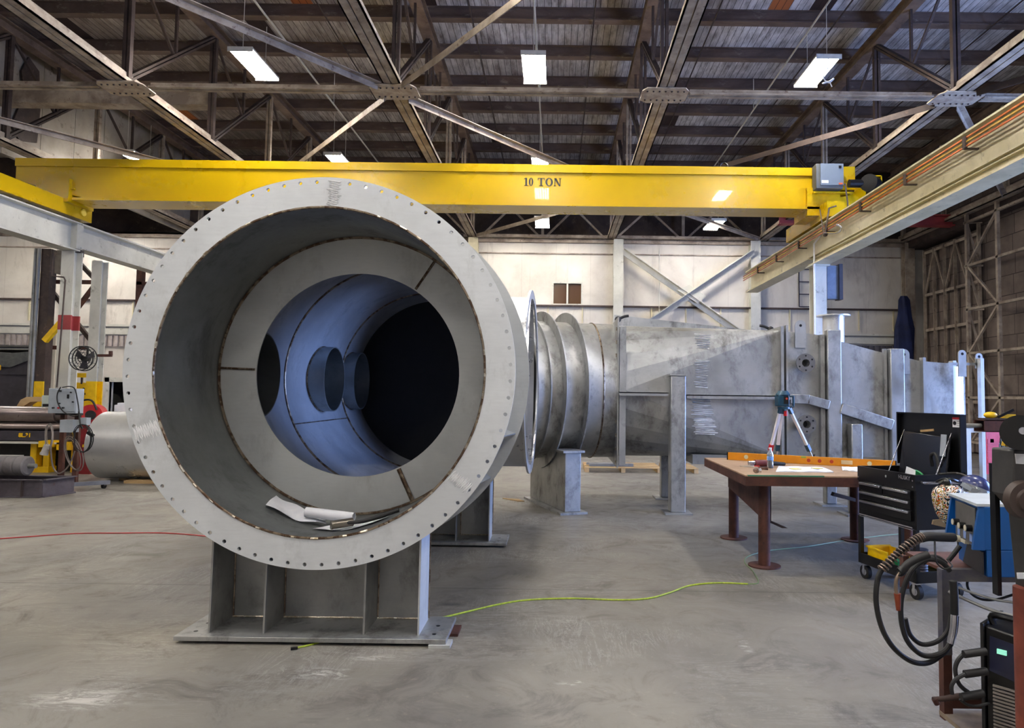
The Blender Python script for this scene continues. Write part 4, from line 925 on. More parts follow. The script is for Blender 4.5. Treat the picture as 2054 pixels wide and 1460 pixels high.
obj('bed_ledge', MB().box(-13.5, e_.x+.5, Yr-.35, Yr-.15, f_.z-.05, f_.z-.02), GREYP, pr)
for xp in (74, 100): q = at(xp, 900, Yr-.1); obj('yellow_leg', MB().box(q.x-.06, q.x+.06, Yr-.2, Yr-.0, 0, f_.z-.05), YELP, pr, bevel=.02)
obj('foot_rail', MB().box(at(68, 940, Yr-.1).x, at(106, 940, Yr-.1).x, Yr-.22, Yr+.0, 0, .11), YELP, pr)
obj('yellow_guard', MB().box(at(115, 890, Yr).x, at(134, 890, Yr).x, Yr-.5, Yr-.2, at(120, 893, Yr).z, at(120, 881, Yr).z), YELP, pr)
obj('dark_underframe', MB().box(-13.5, e_.x+.35, Yr+.1, Yr+.6, 0, f_.z-.05).box(-13.5, e_.x+.5, Yr+.25, Yr+.6, f_.z, e_.z+.35), BLKM, pr)
obj('end_stand', MB().box(e_.x+.5, e_.x+.66, Yr-.15, Yr+.3, 0, .8).box(e_.x+.35, e_.x+.62, Yr-.35, Yr-.2, .45, .6), YELP, pr)
# press in the dark doorway with a tarp
Yp = 17.5
pm = thing('covered_press', 'dark press machine with a grey tarpaulin over its top in the far left doorway', 'machine', (-13.4, Yp, 0))
a_, b_ = at(74, 730, Yp), at(74, 752, Yp)
obj('body', MB().box(-17.5, a_.x-.05, Yp, Yp+1.2, 0, b_.z).box(-17.5, a_.x-.0, Yp-.05, Yp+1.2, b_.z, a_.z+.1), DARK, pm)
vs = []; fs = []
prof_ = [(0, 706, 735), (20, 708, 737), (38, 707, 730), (56, 705, 723), (66, 707, 722), (72, 713, 724)]
mb = MB(); pts = [at(x, t, Yp-.08) for x, t, b in prof_]; low = [at(x, b, Yp-.10) for x, t, b in prof_]
pts = [at(-60, 708, Yp-.08)]+pts; low = [at(-60, 735, Yp-.10)]+low
n = len(pts); mb.add(pts+low+[v+Vector((0, 1.3, 0)) for v in pts]+[v+Vector((0, 1.4, 0)) for v in low], [(i, i+1, n+i+1, n+i) for i in range(n-1)]+[(i, 2*n+i, 2*n+i+1, i+1) for i in range(n-1)]+[(n-1, 3*n-1, 4*n-1, 2*n-1), (2*n, 3*n, 3*n+1, 2*n+1)])
obj('tarpaulin', mb, M('grey_tarpaulin', S(112, 112, 108), S(66, 70, 72), .7, 0, 2), pm)
g_ = at(2, 738, Yp-.06); text('8', .2, YELP, 'yellow_number', pm, basis((g_.x, Yp-.12, g_.z), (1, 0, 0), (0, 0, 1)), .004, .006)
# wooden offcuts on the rolls
q = at(50, 812, Yr+.45)
solo('wood_offcut', MB().box(q.x-.2, q.x+.28, Yr+.3, Yr+.55, e_.z+.35, e_.z+.46), WOODM, 'pale wooden offcut lying behind the upper bright roll', 'wood')
solo('curved_offcut', MB().prism([(q.x-.08, Yr+.33, e_.z+.46), (q.x+.0, Yr+.33, e_.z+.6), (q.x+.12, Yr+.33, e_.z+.66), (q.x+.42, Yr+.33, e_.z+.66), (q.x+.42, Yr+.33, e_.z+.57), (q.x+.2, Yr+.33, e_.z+.56), (q.x+.05, Yr+.33, e_.z+.46)], (0, .2, 0)), WOODM, 'curved grey-brown wooden offcut on top of the pale one behind the roll', 'wood')
# dark pipe post, braced posts
Yb = 16.2
def vp(x, y0, y1, Y): return at(x, y0, Y), at(x, y1, Y)
p0 = at(100, 500, Yb); 
po_ = thing('pipe_post', 'tall dark post with shiny vertical pipes at left, under the pale crane runway', 'post', (p0.x, Yb, 0))
obj('post', MB().box(p0.x-.12, p0.x+.1, Yb-.1, Yb+.12, .02, 4.95), RUSTD, po_)
for k, dx in enumerate((-.16, -.24)): obj('pipe', MB().cyl((p0.x+dx, Yb-.12, .02), (p0.x+dx, Yb-.12, 4.95), .038, 14), SADDLE, po_)
obj('yellow_sleeve', MB().box(p0.x-.1, p0.x+.12, Yb-.14, Yb-.11, .02, at(90, 765, Yb).z), YELP, po_)
obj('foot_plate', MB().box(p0.x-.3, p0.x+.22, Yb-.22, Yb+.22, 0, .02), RUSTD, po_)
q0 = at(202, 515, Yb)
ps = thing('braced_post', 'grey steel post with yellow foot right of the white column at left', 'post', (q0.x, Yb, 0))
zq = min(q0.z, 4.68); zy = at(202, 765, Yb).z
obj('post', MB().ibeam((q0.x, Yb, zy), (q0.x, Yb, zq), .24, .24, .02, .02, (0, 1, 0)), GREYP, ps)
obj('yellow_foot', MB().ibeam((q0.x, Yb, 0), (q0.x, Yb, zy), .24, .24, .02, .02, (0, 1, 0)), YELP, ps)
br_ = thing('cross_bracing', 'rusty brown crossbars and diagonals between the two posts at left', 'bracing', ((p0.x+q0.x)/2, Yb, 0))
def barpx(name, a, b, w_, mat, par, Y=Yb+.2): return obj(name, MB().beam(at(a[0], a[1], Y), at(b[0], b[1], Y), w_, .08, (0, 1, 0)), mat, par)
barpx('crossbar', (98, 565), (196, 566), .09, RUST, br_); barpx('crossbar', (98, 697), (196, 698), .09, RUST, br_)
barpx('diagonal', (97, 575), (188, 690), .09, RUSTD, br_); barpx('diagonal', (192, 570), (150, 625), .09, RUST, br_); barpx('diagonal', (160, 528), (196, 566), .09, RUSTD, br_)
obj('yellow_arm', MB().beam(at(90, 684, Yb-.15), at(132, 636, Yb-.15), .12, .1, (0, 1, 0)), YELP, po_)
obj('hook_bar', MB().beam(at(196, 713, Yb-.2), at(224, 713, Yb-.2), .06, .06).beam(at(222, 713, Yb-.2), at(222, 704, Yb-.2), .06, .06, (0, 1, 0)), RUST, ps)
q = at(284, 535, 18.5); solo('rusty_post', MB().box(q.x-.1, q.x+.06, 18.45, 18.6, 0, q.z).box(q.x-.1, q.x+.4, 18.45, 18.6, q.z-.5, q.z-.42), RUST, 'brown rusty post partly hidden behind the left edge of the big flange', 'post')
solo('drop_conduit', MB().tube([at(106, 500, 14.7), at(104, 553, 14.7), at(128, 556, 14.7), at(131, 562, 14.7), at(114, 777, 14.7)], .018, 6), RUSTD, 'thin dark conduit dropping beside the left white column', 'pipe')
solo('runway_box', MB().box(at(113, 530, 15.2).x, at(134, 530, 15.2).x, 15.15, 15.4, at(120, 549, 15.2).z, 4.62).box(at(113, 530, 15.2).x, -10.7, 15.2, 15.3, 4.6, 4.74), M('brown_grey_box', S(110, 102, 92), S(86, 78, 70)), 'brown-grey box hanging under the left crane runway beside its column', 'box')
# wall fan
q = at(170, 719, 14.7)
fn = thing('wall_fan', 'round black wire-guarded fan fixed to the white column at left', 'fan', (q.x, q.y, q.z))
R_ = .265; mb = MB()
for r in (R_, R_*.75, R_*.5, R_*.28):
    for yy in (0, -.12): 
        rr_ = r if yy == 0 else r*.96
        mb.tube([q+Vector((rr_*math.cos(t), yy, rr_*math.sin(t))) for t in [2*PI*i/32 for i in range(33)]], .006 if r < R_ else .012, 5)
for i in range(16):
    t = 2*PI*i/16; mb.tube([q+Vector((.05*math.cos(t), -.14, .05*math.sin(t))), q+Vector((R_*math.cos(t), -.11, R_*math.sin(t))), q+Vector((R_*math.cos(t), 0, R_*math.sin(t)))], .004, 4)
obj('guard', mb, BLKM, fn)
for i in range(3):
    t = 2*PI*i/3+.5; e1 = Vector((math.cos(t), 0, math.sin(t))); e2 = Vector((-math.sin(t), .35, math.cos(t)))
    obj('blade', MB().prism([q+e1*.04-e2*.03, q+e1*.22-e2*.09, q+e1*.23+e2*.07, q+e1*.05+e2*.04], (0, .006, 0)), DARK, fn)
obj('motor', MB().cyl(q+Vector((0, -.06, 0)), q+Vector((0, .12, 0)), .055, 18), BLK, fn); obj('bracket', MB().beam(q+Vector((0, .1, 0)), q+Vector((-.3, .22, .02)), .04, .04).beam(q+Vector((0, .08, 0)), q+Vector((0, .08, R_)), .03, .03), BLK, fn)
# yellow machine column behind
q = at(166, 800, 16.9)
ym = thing('yellow_machine', 'bright yellow ironworker machine behind the white column at left', 'machine', (q.x, 17, 0))
obj('body', MB().prism([at(152, 767, 16.9), at(152, 900, 16.9), at(195, 900, 16.9), at(185, 840, 16.9), at(180, 768, 16.9)], (0, .4, 0)).box(at(105, 800, 16.95).x, at(122, 800, 16.95).x, 16.95, 17.2, 0, at(110, 766, 16.95).z), YELP, ym)
obj('sign', MB().box(at(152, 750, 16.85).x, at(178, 750, 16.85).x, 16.85, 16.88, at(160, 757, 16.85).z, at(160, 748, 16.85).z), YELP, ym)
mb = MB()
for x, y in ((166, 788), (172, 790), (168, 780), (174, 795)): p = at(x, y, 16.89); mb.cyl(p, p+Vector((0, -.01, 0)), .03, 10)
obj('bolts', mb, BLK, ym); obj('sign_post', MB().box(at(163, 760, 16.9).x, at(166, 760, 16.9).x, 16.88, 16.92, at(160, 770, 16.9).z, at(160, 750, 16.9).z), RUSTD, ym)
# red reel
q = at(180, 832, 13.2)
rd = thing('red_winder', 'red drum winder on a dark red stand behind the control box', 'machine', (q.x, q.y, 0))
obj('drum', MB().cyl(q+Vector((.08, -.1, 0)), q+Vector((-.08, .3, 0)), .20, 32), REDP, rd); obj('hub', MB().cyl(q+Vector((.09, -.12, 0)), q+Vector((.08, -.08, 0)), .09, 24), BLKM, rd)
obj('stand', MB().prism([q+Vector((-.22, 0, 0)), q+Vector((.22, 0, -.05)), q+Vector((.1, 0, -.45)), (q.x+.05, q.y, 0), (q.x-.25, q.y, 0)], (0, .3, 0)), M('dark_red_paint', S(150, 24, 32), S(96, 18, 26)), rd)
obj('cable', MB().tube([q+Vector((-.2, -.1, .1)), q+Vector((-.1, -.12, .26)), q+Vector((.1, -.12, .28)), q+Vector((.2, -.1, .1))], .018, 6, 5), BLKM, rd)
obj('yellow_tag', MB().box(q.x-.1, q.x+.02, q.y-.02, q.y, q.z-.62, q.z-.57), YELP, rd)
# control stand
Yc = 10.95
cs = thing('control_stand', 'wheeled stand with a grey electric control box and coiled cables at left', 'stand', (at(140, 975, Yc).x, Yc, 0))
bx0, bx1 = at(97, 800, Yc).x, at(153, 800, Yc).x; bz0, bz1 = at(120, 829, Yc).z, at(120, 779, Yc).z
cbx = obj('control_box', MB().box(bx0, bx1, Yc, Yc+.18, bz0, bz1), GRAY, cs, bevel=.006)
obj('door', MB().box(bx0+.12, bx1-.01, Yc-.012, Yc, bz0+.03, bz1-.02), GRAY, cbx, bevel=.004)
for x in (108, 119, 128): p = at(x, 818, Yc-.02); obj('knob', MB().cyl(p, p+Vector((0, -.03, 0)), .014, 12), BLK if x != 119 else REDP, cbx)
for x, y in ((120, 809), (143, 787), (147, 806)): p = at(x, y, Yc-.02); obj('latch', MB().cyl(p, p+Vector((0, -.02, 0)), .012, 10), BLK, cbx)
p = at(120, 784, Yc-.015); obj('nameplate', MB().box(p.x-.03, p.x+.03, Yc-.02, Yc-.012, p.z-.012, p.z+.012), BLK, cbx)
sx0, sx1 = at(82, 805, Yc).x, at(98, 805, Yc).x
sbx = obj('small_box', MB().box(sx0, sx1, Yc+.02, Yc+.16, at(90, 817, Yc).z, at(90, 793, Yc).z), M('pale_green_grey', S(196, 206, 198), S(176, 188, 180)), cs)
obj('socket', MB().box(sx0+.03, sx1, Yc-.0, Yc+.02, at(90, 815, Yc).z, at(90, 810, Yc).z), BLK, sbx)
for xp in (113, 142): x = at(xp, 850, Yc+.05).x; obj('upright', MB().box(x-.035, x+.035, Yc+.18, Yc+.24, .09, bz1-(0 if xp > 130 else .3)), RUST, cs)
obj('crossbar', MB().box(bx0+.05, bx1, Yc+.10, Yc+.18, bz0-.03, bz0), BLK, cs)
obj('lower_box', MB().box(at(120, 850, Yc).x, at(146, 850, Yc).x, Yc, Yc+.15, at(120, 867, Yc).z, at(120, 842, Yc).z), GRAY, cs); obj('side_box', MB().box(at(154, 850, Yc).x, at(169, 850, Yc).x, Yc+.05, Yc+.15, at(155, 853, Yc).z, at(155, 838, Yc).z), GRAY, cs)
xa_ = at(128, 975, Yc).x; xb2 = at(184, 970, Yc).x
obj('base_bar', MB().beam((xa_, Yc+.1, .10), (xb2, Yc+.45, .10), .07, .06).beam((xa_, Yc+.1, .10), (xa_-.3, Yc+.5, .10), .06, .06), M('grey_blue_bar', S(120, 124, 134), S(96, 98, 108)), cs)
for x, y in ((xa_+.05, Yc+.02), (xb2-.08, Yc+.42), (xa_-.25, Yc+.45)):
    w_ = obj('caster', MB().cyl((x-.02, y, .045), (x+.02, y, .045), .045, 20), BLKM, cs); obj('fork', MB().box(x-.03, x+.03, y-.02, y+.02, .05, .085), SADDLE, w_)
def coil(cx, cy, rx, ry, n, Y, r, mat, par, name='cable_coil', sk=.0):
    mb = MB()
    for k in range(n):
        a, b = rx*random.uniform(.82, 1.05), ry*random.uniform(.85, 1.05); ox, oy = random.uniform(-3, 3), random.uniform(-4, 4)
        mb.tube([at(cx+ox+a*math.cos(t)+sk*math.sin(t), cy+oy+b*math.sin(t), Y-.02*k) for t in [2*PI*i/28 for i in range(29)]], r, 6)
    return obj(name, mb, mat, par)
coil(166, 882, 19, 28, 5, Yc-.03, .006, BLKM, cs); coil(147, 912, 17, 36, 4, Yc-.04, .006, M('grey_cable', S(120, 108, 100), S(90, 82, 78)), cs, sk=8)
coil(100, 875, 8, 24, 4, Yc-.02, .006, M('pale_grey_cable', S(158, 148, 140), S(124, 116, 110)), cs)
obj('loop_cable', MB().tube([at(x, y, Yc-.06) for x, y in ((122, 776), (115, 790), (116, 808), (127, 825), (145, 834), (158, 832), (158, 820), (155, 800), (150, 780), (140, 775), (125, 777))], .009, 6, 5).tube([at(x, y, Yc-.05) for x, y in ((158, 825), (161, 850), (166, 860))], .012, 6, 5), BLKM, cs)
obj('long_loop', MB().tube([at(x, y, Yc-.08) for x, y in ((104, 880), (102, 905), (106, 935), (116, 949), (128, 945), (140, 930), (150, 905))], .012, 6, 5), M('grey_cable', S(120, 108, 100)), cs)
obj('plug', MB().cyl(at(96, 892, Yc-.05), at(89, 908, Yc-.05), .05, 16).cyl(at(89, 908, Yc-.05), at(88, 912, Yc-.05), .058, 16), M('grey_plug', S(186, 180, 172)), cs)
obj('black_plug', MB().cyl(at(176, 867, Yc-.05), at(187, 874, Yc-.05), .03, 12), BLK, cs)
obj('hanging_pendant', MB().box(at(135, 795, Yc-.03).x, at(138, 795, Yc-.03).x, Yc-.04, Yc-.02, at(135, 799, Yc).z, at(135, 791, Yc).z), BLK, cs)
# things in and beside the small doorway
solo('round_tank', MB().cyl(at(224, 810, 25), at(224, 810, 25)+Vector((0, .5, 0)), .38, 32), M('grey_tank', S(120, 124, 122), S(96, 98, 96)), 'round grey tank end inside the small dark doorway', 'tank')
q = at(242, 833, 14.3); solo('white_container', MB().box(at(229, 820, 14.3).x, at(256, 820, 14.3).x, 14.3, 14.7, 0, at(240, 812, 14.3).z).box(at(232, 820, 14.3).x, at(246, 820, 14.3).x, 14.35, 14.65, at(240, 812, 14.3).z, at(240, 808, 14.3).z), WHITE, 'white boxy container standing behind the shiny cylinder', 'container')
q = at(96, 759, 15.9); ws = thing('leaning_board', 'stained white panel with a small blue sticker behind the pipe post', 'panel', (q.x+.1, 16.6, 0))
obj('board', MB().box(at(92, 760, 16.6).x, at(108, 760, 16.6).x, 16.6, 16.64, 0, at(96, 660, 16.6).z), MATS['wall'], ws); obj('blue_sticker', MB().box(at(92, 759, 16.59).x, at(101, 759, 16.59).x, 16.58, 16.6, at(96, 763, 16.6).z, at(96, 755, 16.6).z), M('blue_sticker', S(38, 56, 130)), ws)
# pallets behind the transition
def pallet(xa, xb, y0, label):
    t = thing('wooden_pallet', label, 'pallet', ((xa+xb)/2, y0+.5, 0)); mb = MB()
    for i in range(5): obj('deck_board', MB().box(xa, xb, y0+i*.24, y0+i*.24+.12, .09, .11), WOODM, t)
    for i in range(3): x = xa+(xb-xa-.09)*i/2; obj('runner', MB().box(x, x+.09, y0, y0+1.08, 0, .09), WOODM, t)
q0, q1 = atz(1172, 944), atz(1240, 945); pallet(q0.x, q1.x+.9, 14.6, 'pale wooden pallet on the floor seen under the round elbow')
q0 = atz(1330, 944); pallet(q0.x, at(1397, 944, 14.8).x, 14.6, 'pale wooden pallet seen under the transition behind the front leg')
solo('steel_bars', MB().box(.75, 1.7, 14.8, 14.9, .11, .17).box(.7, 1.5, 15.1, 15.16, .11, .16), SADDLE, 'grey steel bars lying on the pallet seen under the elbow', 'bars')
solo('wood_strip', MB().prism([atz(1008, 1000), atz(1040, 1002), atz(1052, 1006), atz(1040, 1006)], (0, 0, .012)), WOODM, 'thin wooden strip on the floor left of the elbow pedestal', 'strip')
# hose and cable on the floor
def floorline(pts, r, dz=0): return [atz(x, y, r+dz) for x, y in pts]
HOSE = M('lime_tape', S(196, 214, 60), S(150, 176, 44), .4, 0, 40)
ht_ = thing('measuring_tape', 'long lime green tape snaking over the floor from the saddle past the table leg', 'tape', atz(1150, 1201))
obj('tape_run', MB().tube(floorline([(832, 1247), (880, 1240), (940, 1226), (1000, 1212), (1060, 1203), (1150, 1200), (1240, 1203), (1300, 1200), (1345, 1188), (1385, 1174), (1440, 1169), (1500, 1171)], .006), .007, 6, 6), HOSE, ht_)
obj('thin_cord', MB().tube(floorline([(1500, 1171), (1521, 1168), (1510, 1145), (1494, 1128), (1502, 1115), (1545, 1104), (1620, 1096), (1700, 1083), (1780, 1073), (1850, 1068)], .004), .0045, 6, 6), M('green_cord', S(120, 150, 96), S(90, 118, 80)), ht_)
obj('tape_end', MB().tube(floorline([(640, 1288), (615, 1295), (588, 1300)], .006), .006, 6, 3), HOSE, ht_); obj('end_clip', MB().beam(atz(597, 1299, .01), atz(583, 1301, .01), .02, .015), BLK, ht_)
solo('red_cable', MB().tube(floorline([(-40, 1083), (60, 1076), (150, 1070), (240, 1069), (330, 1069), (420, 1076), (520, 1090)], .006), .006, 6, 6), REDP, 'thin red cable running across the floor at left to the saddle', 'cable')
# ================================================================ work table
TZ = .90; TY0, TY1, TX0, TX1 = 6.55, 8.35, 1.82, 3.72
wt = thing('work_table', 'heavy rusty steel layout table on round-footed legs right of centre', 'table', ((TX0+TX1)/2, 7.4, 0))
TOPM = M('tan_table_top', S(176, 146, 116), S(150, 122, 96), .55, .1, 2.5, c3=S(112, 86, 68))
obj('tabletop', MB().box(TX0, TX1, TY0, TY1, TZ-.012, TZ), TOPM, wt)
obj('apron', MB().box(TX0, TX1, TY0, TY0+.012, TZ-.10, TZ-.012).box(TX0, TX1, TY1-.012, TY1, TZ-.10, TZ-.012).box(TX0, TX0+.012, TY0+.012, TY1-.012, TZ-.10, TZ-.012).box(TX1-.012, TX1, TY0+.012, TY1-.012, TZ-.10, TZ-.012), RUST, wt)
obj('green_edge', MB().box(TX0+.02, TX0+.75, TY0-.004, TY0+.02, TZ-.008, TZ+.003), M('green_edge_paint', S(36, 110, 80), S(60, 130, 100)), wt)
for x, y in ((2.06, 6.76), (2.10, 8.06), (3.50, 8.02), (3.46, 6.76)):
    l = obj('leg', MB().cyl((x, y, .012), (x, y, TZ-.02), .057, 28), RUST, wt); obj('round_foot', MB().cyl((x, y, 0), (x, y, .012), .155, 32), RUST, l)
obj('side_brace', MB().prism([(2.02, 6.82, TZ-.10), (2.02, 8.0, TZ-.10), (2.02, 8.0, TZ-.30), (2.02, 6.82, TZ-.42)], (.012, 0, 0)), RUST, wt)
obj('hanging_angle', MB().box(2.14, 2.19, 6.95, 7.02, TZ-.52, TZ-.02).prism([(2.14, 6.95, TZ-.5), (2.19, 6.95, TZ-.5), (2.34, 6.9, TZ-.56), (2.28, 6.9, TZ-.56)], (0, .09, .0)), RUSTD, wt)
obj('bracket', MB().prism([(3.2, 7.9, .52), (3.48, 7.95, .45), (3.48, 7.95, .49), (3.22, 7.9, .56)], (0, .08, 0)), RUSTD, wt)
def tz(x, y, dz=0): return atz(x, y, TZ+dz)
# long yellow level
LEV = M('level_orange', S(226, 150, 22), S(206, 132, 16), .4, 0, 5)
a_, b_ = tz(1460, 922), tz(1796, 941); dv = (b_-a_).normalized(); sd = Vector((-dv.y, dv.x, 0)); lh = .088; LL = (b_-a_).length
lv = thing('spirit_level', 'long orange spirit level standing on edge across the steel table', 'level', a_)
E = basis(a_, dv, sd)
obj('body', MB().box(0, LL, 0, .028, 0, lh).xf(E), LEV, lv, bevel=.003)
obj('end_cap', MB().box(-.012, 0, 0, .028, 0, lh).box(LL, LL+.012, 0, .028, 0, lh).xf(E), BLK, lv)
for t_ in (.12, .93): obj('round_vial', MB().cyl(E @ Vector((LL*(t_ if t_ < .5 else .86), -.003, lh*.5)), E @ Vector((LL*(t_ if t_ < .5 else .86), .0, lh*.5)), .024, 20), M('vial_cream', S(232, 226, 190)), lv)
obj('hand_slot', MB().box(LL*.70, LL*.765, -.003, 0, lh*.25, lh*.75).xf(E), M('slot_cream', S(240, 216, 170)), lv, bevel=.004)
obj('centre_vial', MB().box(LL*.465, LL*.495, -.004, .03, lh*.78, lh*.98).xf(E), M('green_vial', S(150, 190, 90)), lv)
for t_ in (.51, .575, .645): obj('red_mark', MB().cyl(E @ Vector((LL*t_, -.003, lh*.5)), E @ Vector((LL*t_, 0, lh*.5)), .02, 16), M('red_mark', S(190, 60, 30)), lv)
# laser level on tripod
lt = thing('laser_tripod', 'rotary laser level on a white-legged tripod standing on the table', 'tripod', tz(1584, 925))
top = at(1572, 815, 7.95); cx_, cy_ = top.x, top.y
LB = M('laser_teal', S(20, 72, 96), S(14, 54, 76), .35, 0, 6)
feet = [(tz(1541, 921), 'l'), (tz(1622, 919), 'r'), (Vector((cx_+.02, 8.28, TZ)), 'b')]
for ft, k in feet:
    f_ = Vector((ft.x, min(ft.y, 8.3), TZ+.01)); hd = Vector((cx_+(f_.x-cx_)*.18, cy_+(f_.y-cy_)*.18, top.z-.02))
    d_ = f_-hd
    lg = obj('leg', MB().beam(hd+d_*.08, hd+d_*.78, .034, .028), WHITE, lt, bevel=.004)
    obj('lower_section', MB().cyl(hd+d_*.7, f_, .011, 12), CHR, lg)
    obj('clamp', MB().beam(hd+d_*.72, hd+d_*.84, .045, .04), REDP if k == 'l' else LB, lg)
    obj('foot_tip', MB().cyl(f_-Vector((0, 0, .01)), f_+Vector((0, 0, .05)), .004, 12, .026), BLK, lg)
    obj('hinge', MB().beam(hd+d_*.0, hd+d_*.1, .04, .035), LB, lg)
obj('head', MB().cyl((cx_, cy_, top.z-.03), (cx_, cy_, top.z-.005), .07, 24).cyl((cx_+.0, cy_-.01, top.z-.09), (cx_, cy_-.01, top.z-.03), .018, 16), LB, lt)
obj('red_knob', MB().cyl((cx_+.01, cy_-.03, top.z-.11), (cx_+.01, cy_-.03, top.z-.05), .022, 16), REDP, lt)
zb_ = top.z
ls = obj('laser_body', MB().box(cx_-.085, cx_+.045, cy_-.07, cy_+.07, zb_, zb_+.135), LB, lt, bevel=.012)
obj('turret', MB().lathe((cx_-.01, cy_, zb_+.135), (0, 0, 1), [(.085, 0), (.055, .045), (.0, .048)], 20), LB, ls)
mb = MB(); mb.tube([(cx_+.045, cy_-.01, zb_+.12), (cx_+.105, cy_-.01, zb_+.12), (cx_+.11, cy_-.01, zb_+.11), (cx_+.11, cy_-.01, zb_+.01), (cx_+.10, cy_-.01, zb_+.0), (cx_+.045, cy_-.01, zb_+.0)], .013, 8, 2); obj('handle', mb, LB, ls)
obj('control_panel', MB().box(cx_-.02, cx_+.035, cy_-.074, cy_-.07, zb_+.03, zb_+.12), BLK, ls); obj('red_button', MB().cyl((cx_+.01, cy_-.078, zb_+.09), (cx_+.01, cy_-.074, zb_+.09), .012, 14), M('orange_light', S(220, 70, 40)), ls)
# water bottle
q = tz(1545, 939); wb = thing('water_bottle', 'clear plastic water bottle with blue label on the table left of the papers', 'bottle', q)
obj('bottle', MB().lathe(q, (0, 0, 1), [(0, .001), (.030, .001), (.033, .01), (.033, .055), (.030, .065), (.033, .075), (.033, .14), (.028, .16), (.014, .185), (.013, .20), (.0, .20)], 24), MATS['plastic'], wb)
obj('water', MB().lathe(q, (0, 0, 1), [(0, .004), (.028, .004), (.030, .01), (.030, .10), (0, .10)], 24), M('pale_water', S(206, 216, 226), rough=.1), wb)
obj('label', MB().lathe(q, (0, 0, 1), [(.0336, .085), (.0336, .125)], 24), M('bottle_label', S(70, 130, 220), S(160, 200, 245), .4, 0, 25), wb)
obj('cap', MB().cyl(q+Vector((0, 0, .20)), q+Vector((0, 0, .215)), .015, 16), WHITE, wb)
# drill / grinder, knob, paper, gloves
q = tz(1534, 937); dg = thing('angle_grinder', 'red and black power grinder lying on the table behind the water bottle', 'power tool', q)
obj('motor_body', MB().cyl(q+Vector((-.10, .02, .04)), q+Vector((.06, .05, .04)), .036, 18), M('grinder_red', S(120, 40, 36), S(60, 26, 26)), dg)
obj('grip', MB().cyl(q+Vector((.04, .05, .04)), q+Vector((.24, .08, .028)), .028, 18, .018), BLKM, dg)
obj('gear_head', MB().cyl(q+Vector((-.17, .01, .042)), q+Vector((-.10, .02, .042)), .022, 16).cyl(q+Vector((-.13, .01, .0)), q+Vector((-.13, .01, .05)), .02, 14), CHR, dg)
q = tz(1517, 943, .028); tm_ = thing('brass_fitting', 'small round brown and silver fitting near the front edge of the table', 'fitting', q-Vector((0, 0, .028)))
obj('body', MB().ball(q, .032, .026, .028), M('brown_fitting', S(110, 74, 60), S(180, 170, 160), .35, .5, 20), tm_); obj('nut', MB().cyl(q+Vector((.02, -.01, 0)), q+Vector((.045, -.015, .0)), .022, 8), CHR, tm_)
q = tz(1538, 940, .012); solo('brown_file', MB().tube([q+Vector((-.08, .03, 0)), q+Vector((-.02, 0, .002)), q+Vector((.01, -.01, .004))], lambda t: .006+.012*t, 10, 4), RUST, 'small brown handled file lying beside the water bottle', 'file')
q = tz(1495, 937, .001); sm = thing('plastic_bag', 'small crumpled clear bag with red tip at the left end of the table', 'bag', q); obj('film', MB().prism([q, q+Vector((.12, -.04, 0)), q+Vector((.10, .05, .004)), q+Vector((-.04, .06, 0))], (0, 0, .012)), M('pale_film', S(206, 196, 180), rough=.2), sm); obj('red_tip', MB().cyl(q+Vector((.09, -.02, .014)), q+Vector((.14, -.04, .014)), .008, 10), REDP, sm)
def papers(pts, label, name='paper_stack', yel=()):
    t = thing(name, label, 'papers', pts[0]); mb = MB(); n = 8
    a, b, c, d = pts; vs = []
    for j in range(4):
        for i in range(n): u, v = i/(n-1), j/3; p = (a*(1-u)+b*u)*(1-v)+(d*(1-u)+c*u)*v; vs.append(p+Vector((0, 0, .004+.010*abs(math.sin(u*7+v*2))*(1-v*.4))))
    m = len(vs); mb.add(vs+[Vector((v.x, v.y, TZ+.001)) for v in vs], [(j*n+i, j*n+i+1, (j+1)*n+i+1, (j+1)*n+i) for j in range(3) for i in range(n-1)]+[(j*n+i+m, (j+1)*n+i+m, (j+1)*n+i+1+m, j*n+i+1+m) for j in range(3) for i in range(n-1)]+[(i, i+m, i+1+m, i+1) for i in range(n-1)]+[(3*n+i, 3*n+i+1, 3*n+i+1+m, 3*n+i+m) for i in range(n-1)])
    obj('sheets', mb, WHITE, t, ang=60)
    for c_, w_ in yel: obj('yellow_note', MB().prism([c_, c_+Vector((w_, 0, 0)), c_+Vector((w_-.02, .05, 0)), c_+Vector((-.02, .05, 0))], (0, 0, .004)), plain('yellow_note', S(246, 232, 60)), t)
    return t
papers([tz(1556, 947), tz(1672, 948), tz(1650, 938), tz(1562, 936)], 'white papers with two yellow notes lying at the front of the table', yel=((tz(1590, 941, .018), .09), (tz(1634, 940, .018), .085)))
papers([tz(1690, 944), tz(1722, 947), tz(1722, 938), tz(1688, 937)], 'small loose white sheet on the table just left of the black tool cart', 'loose_sheet')

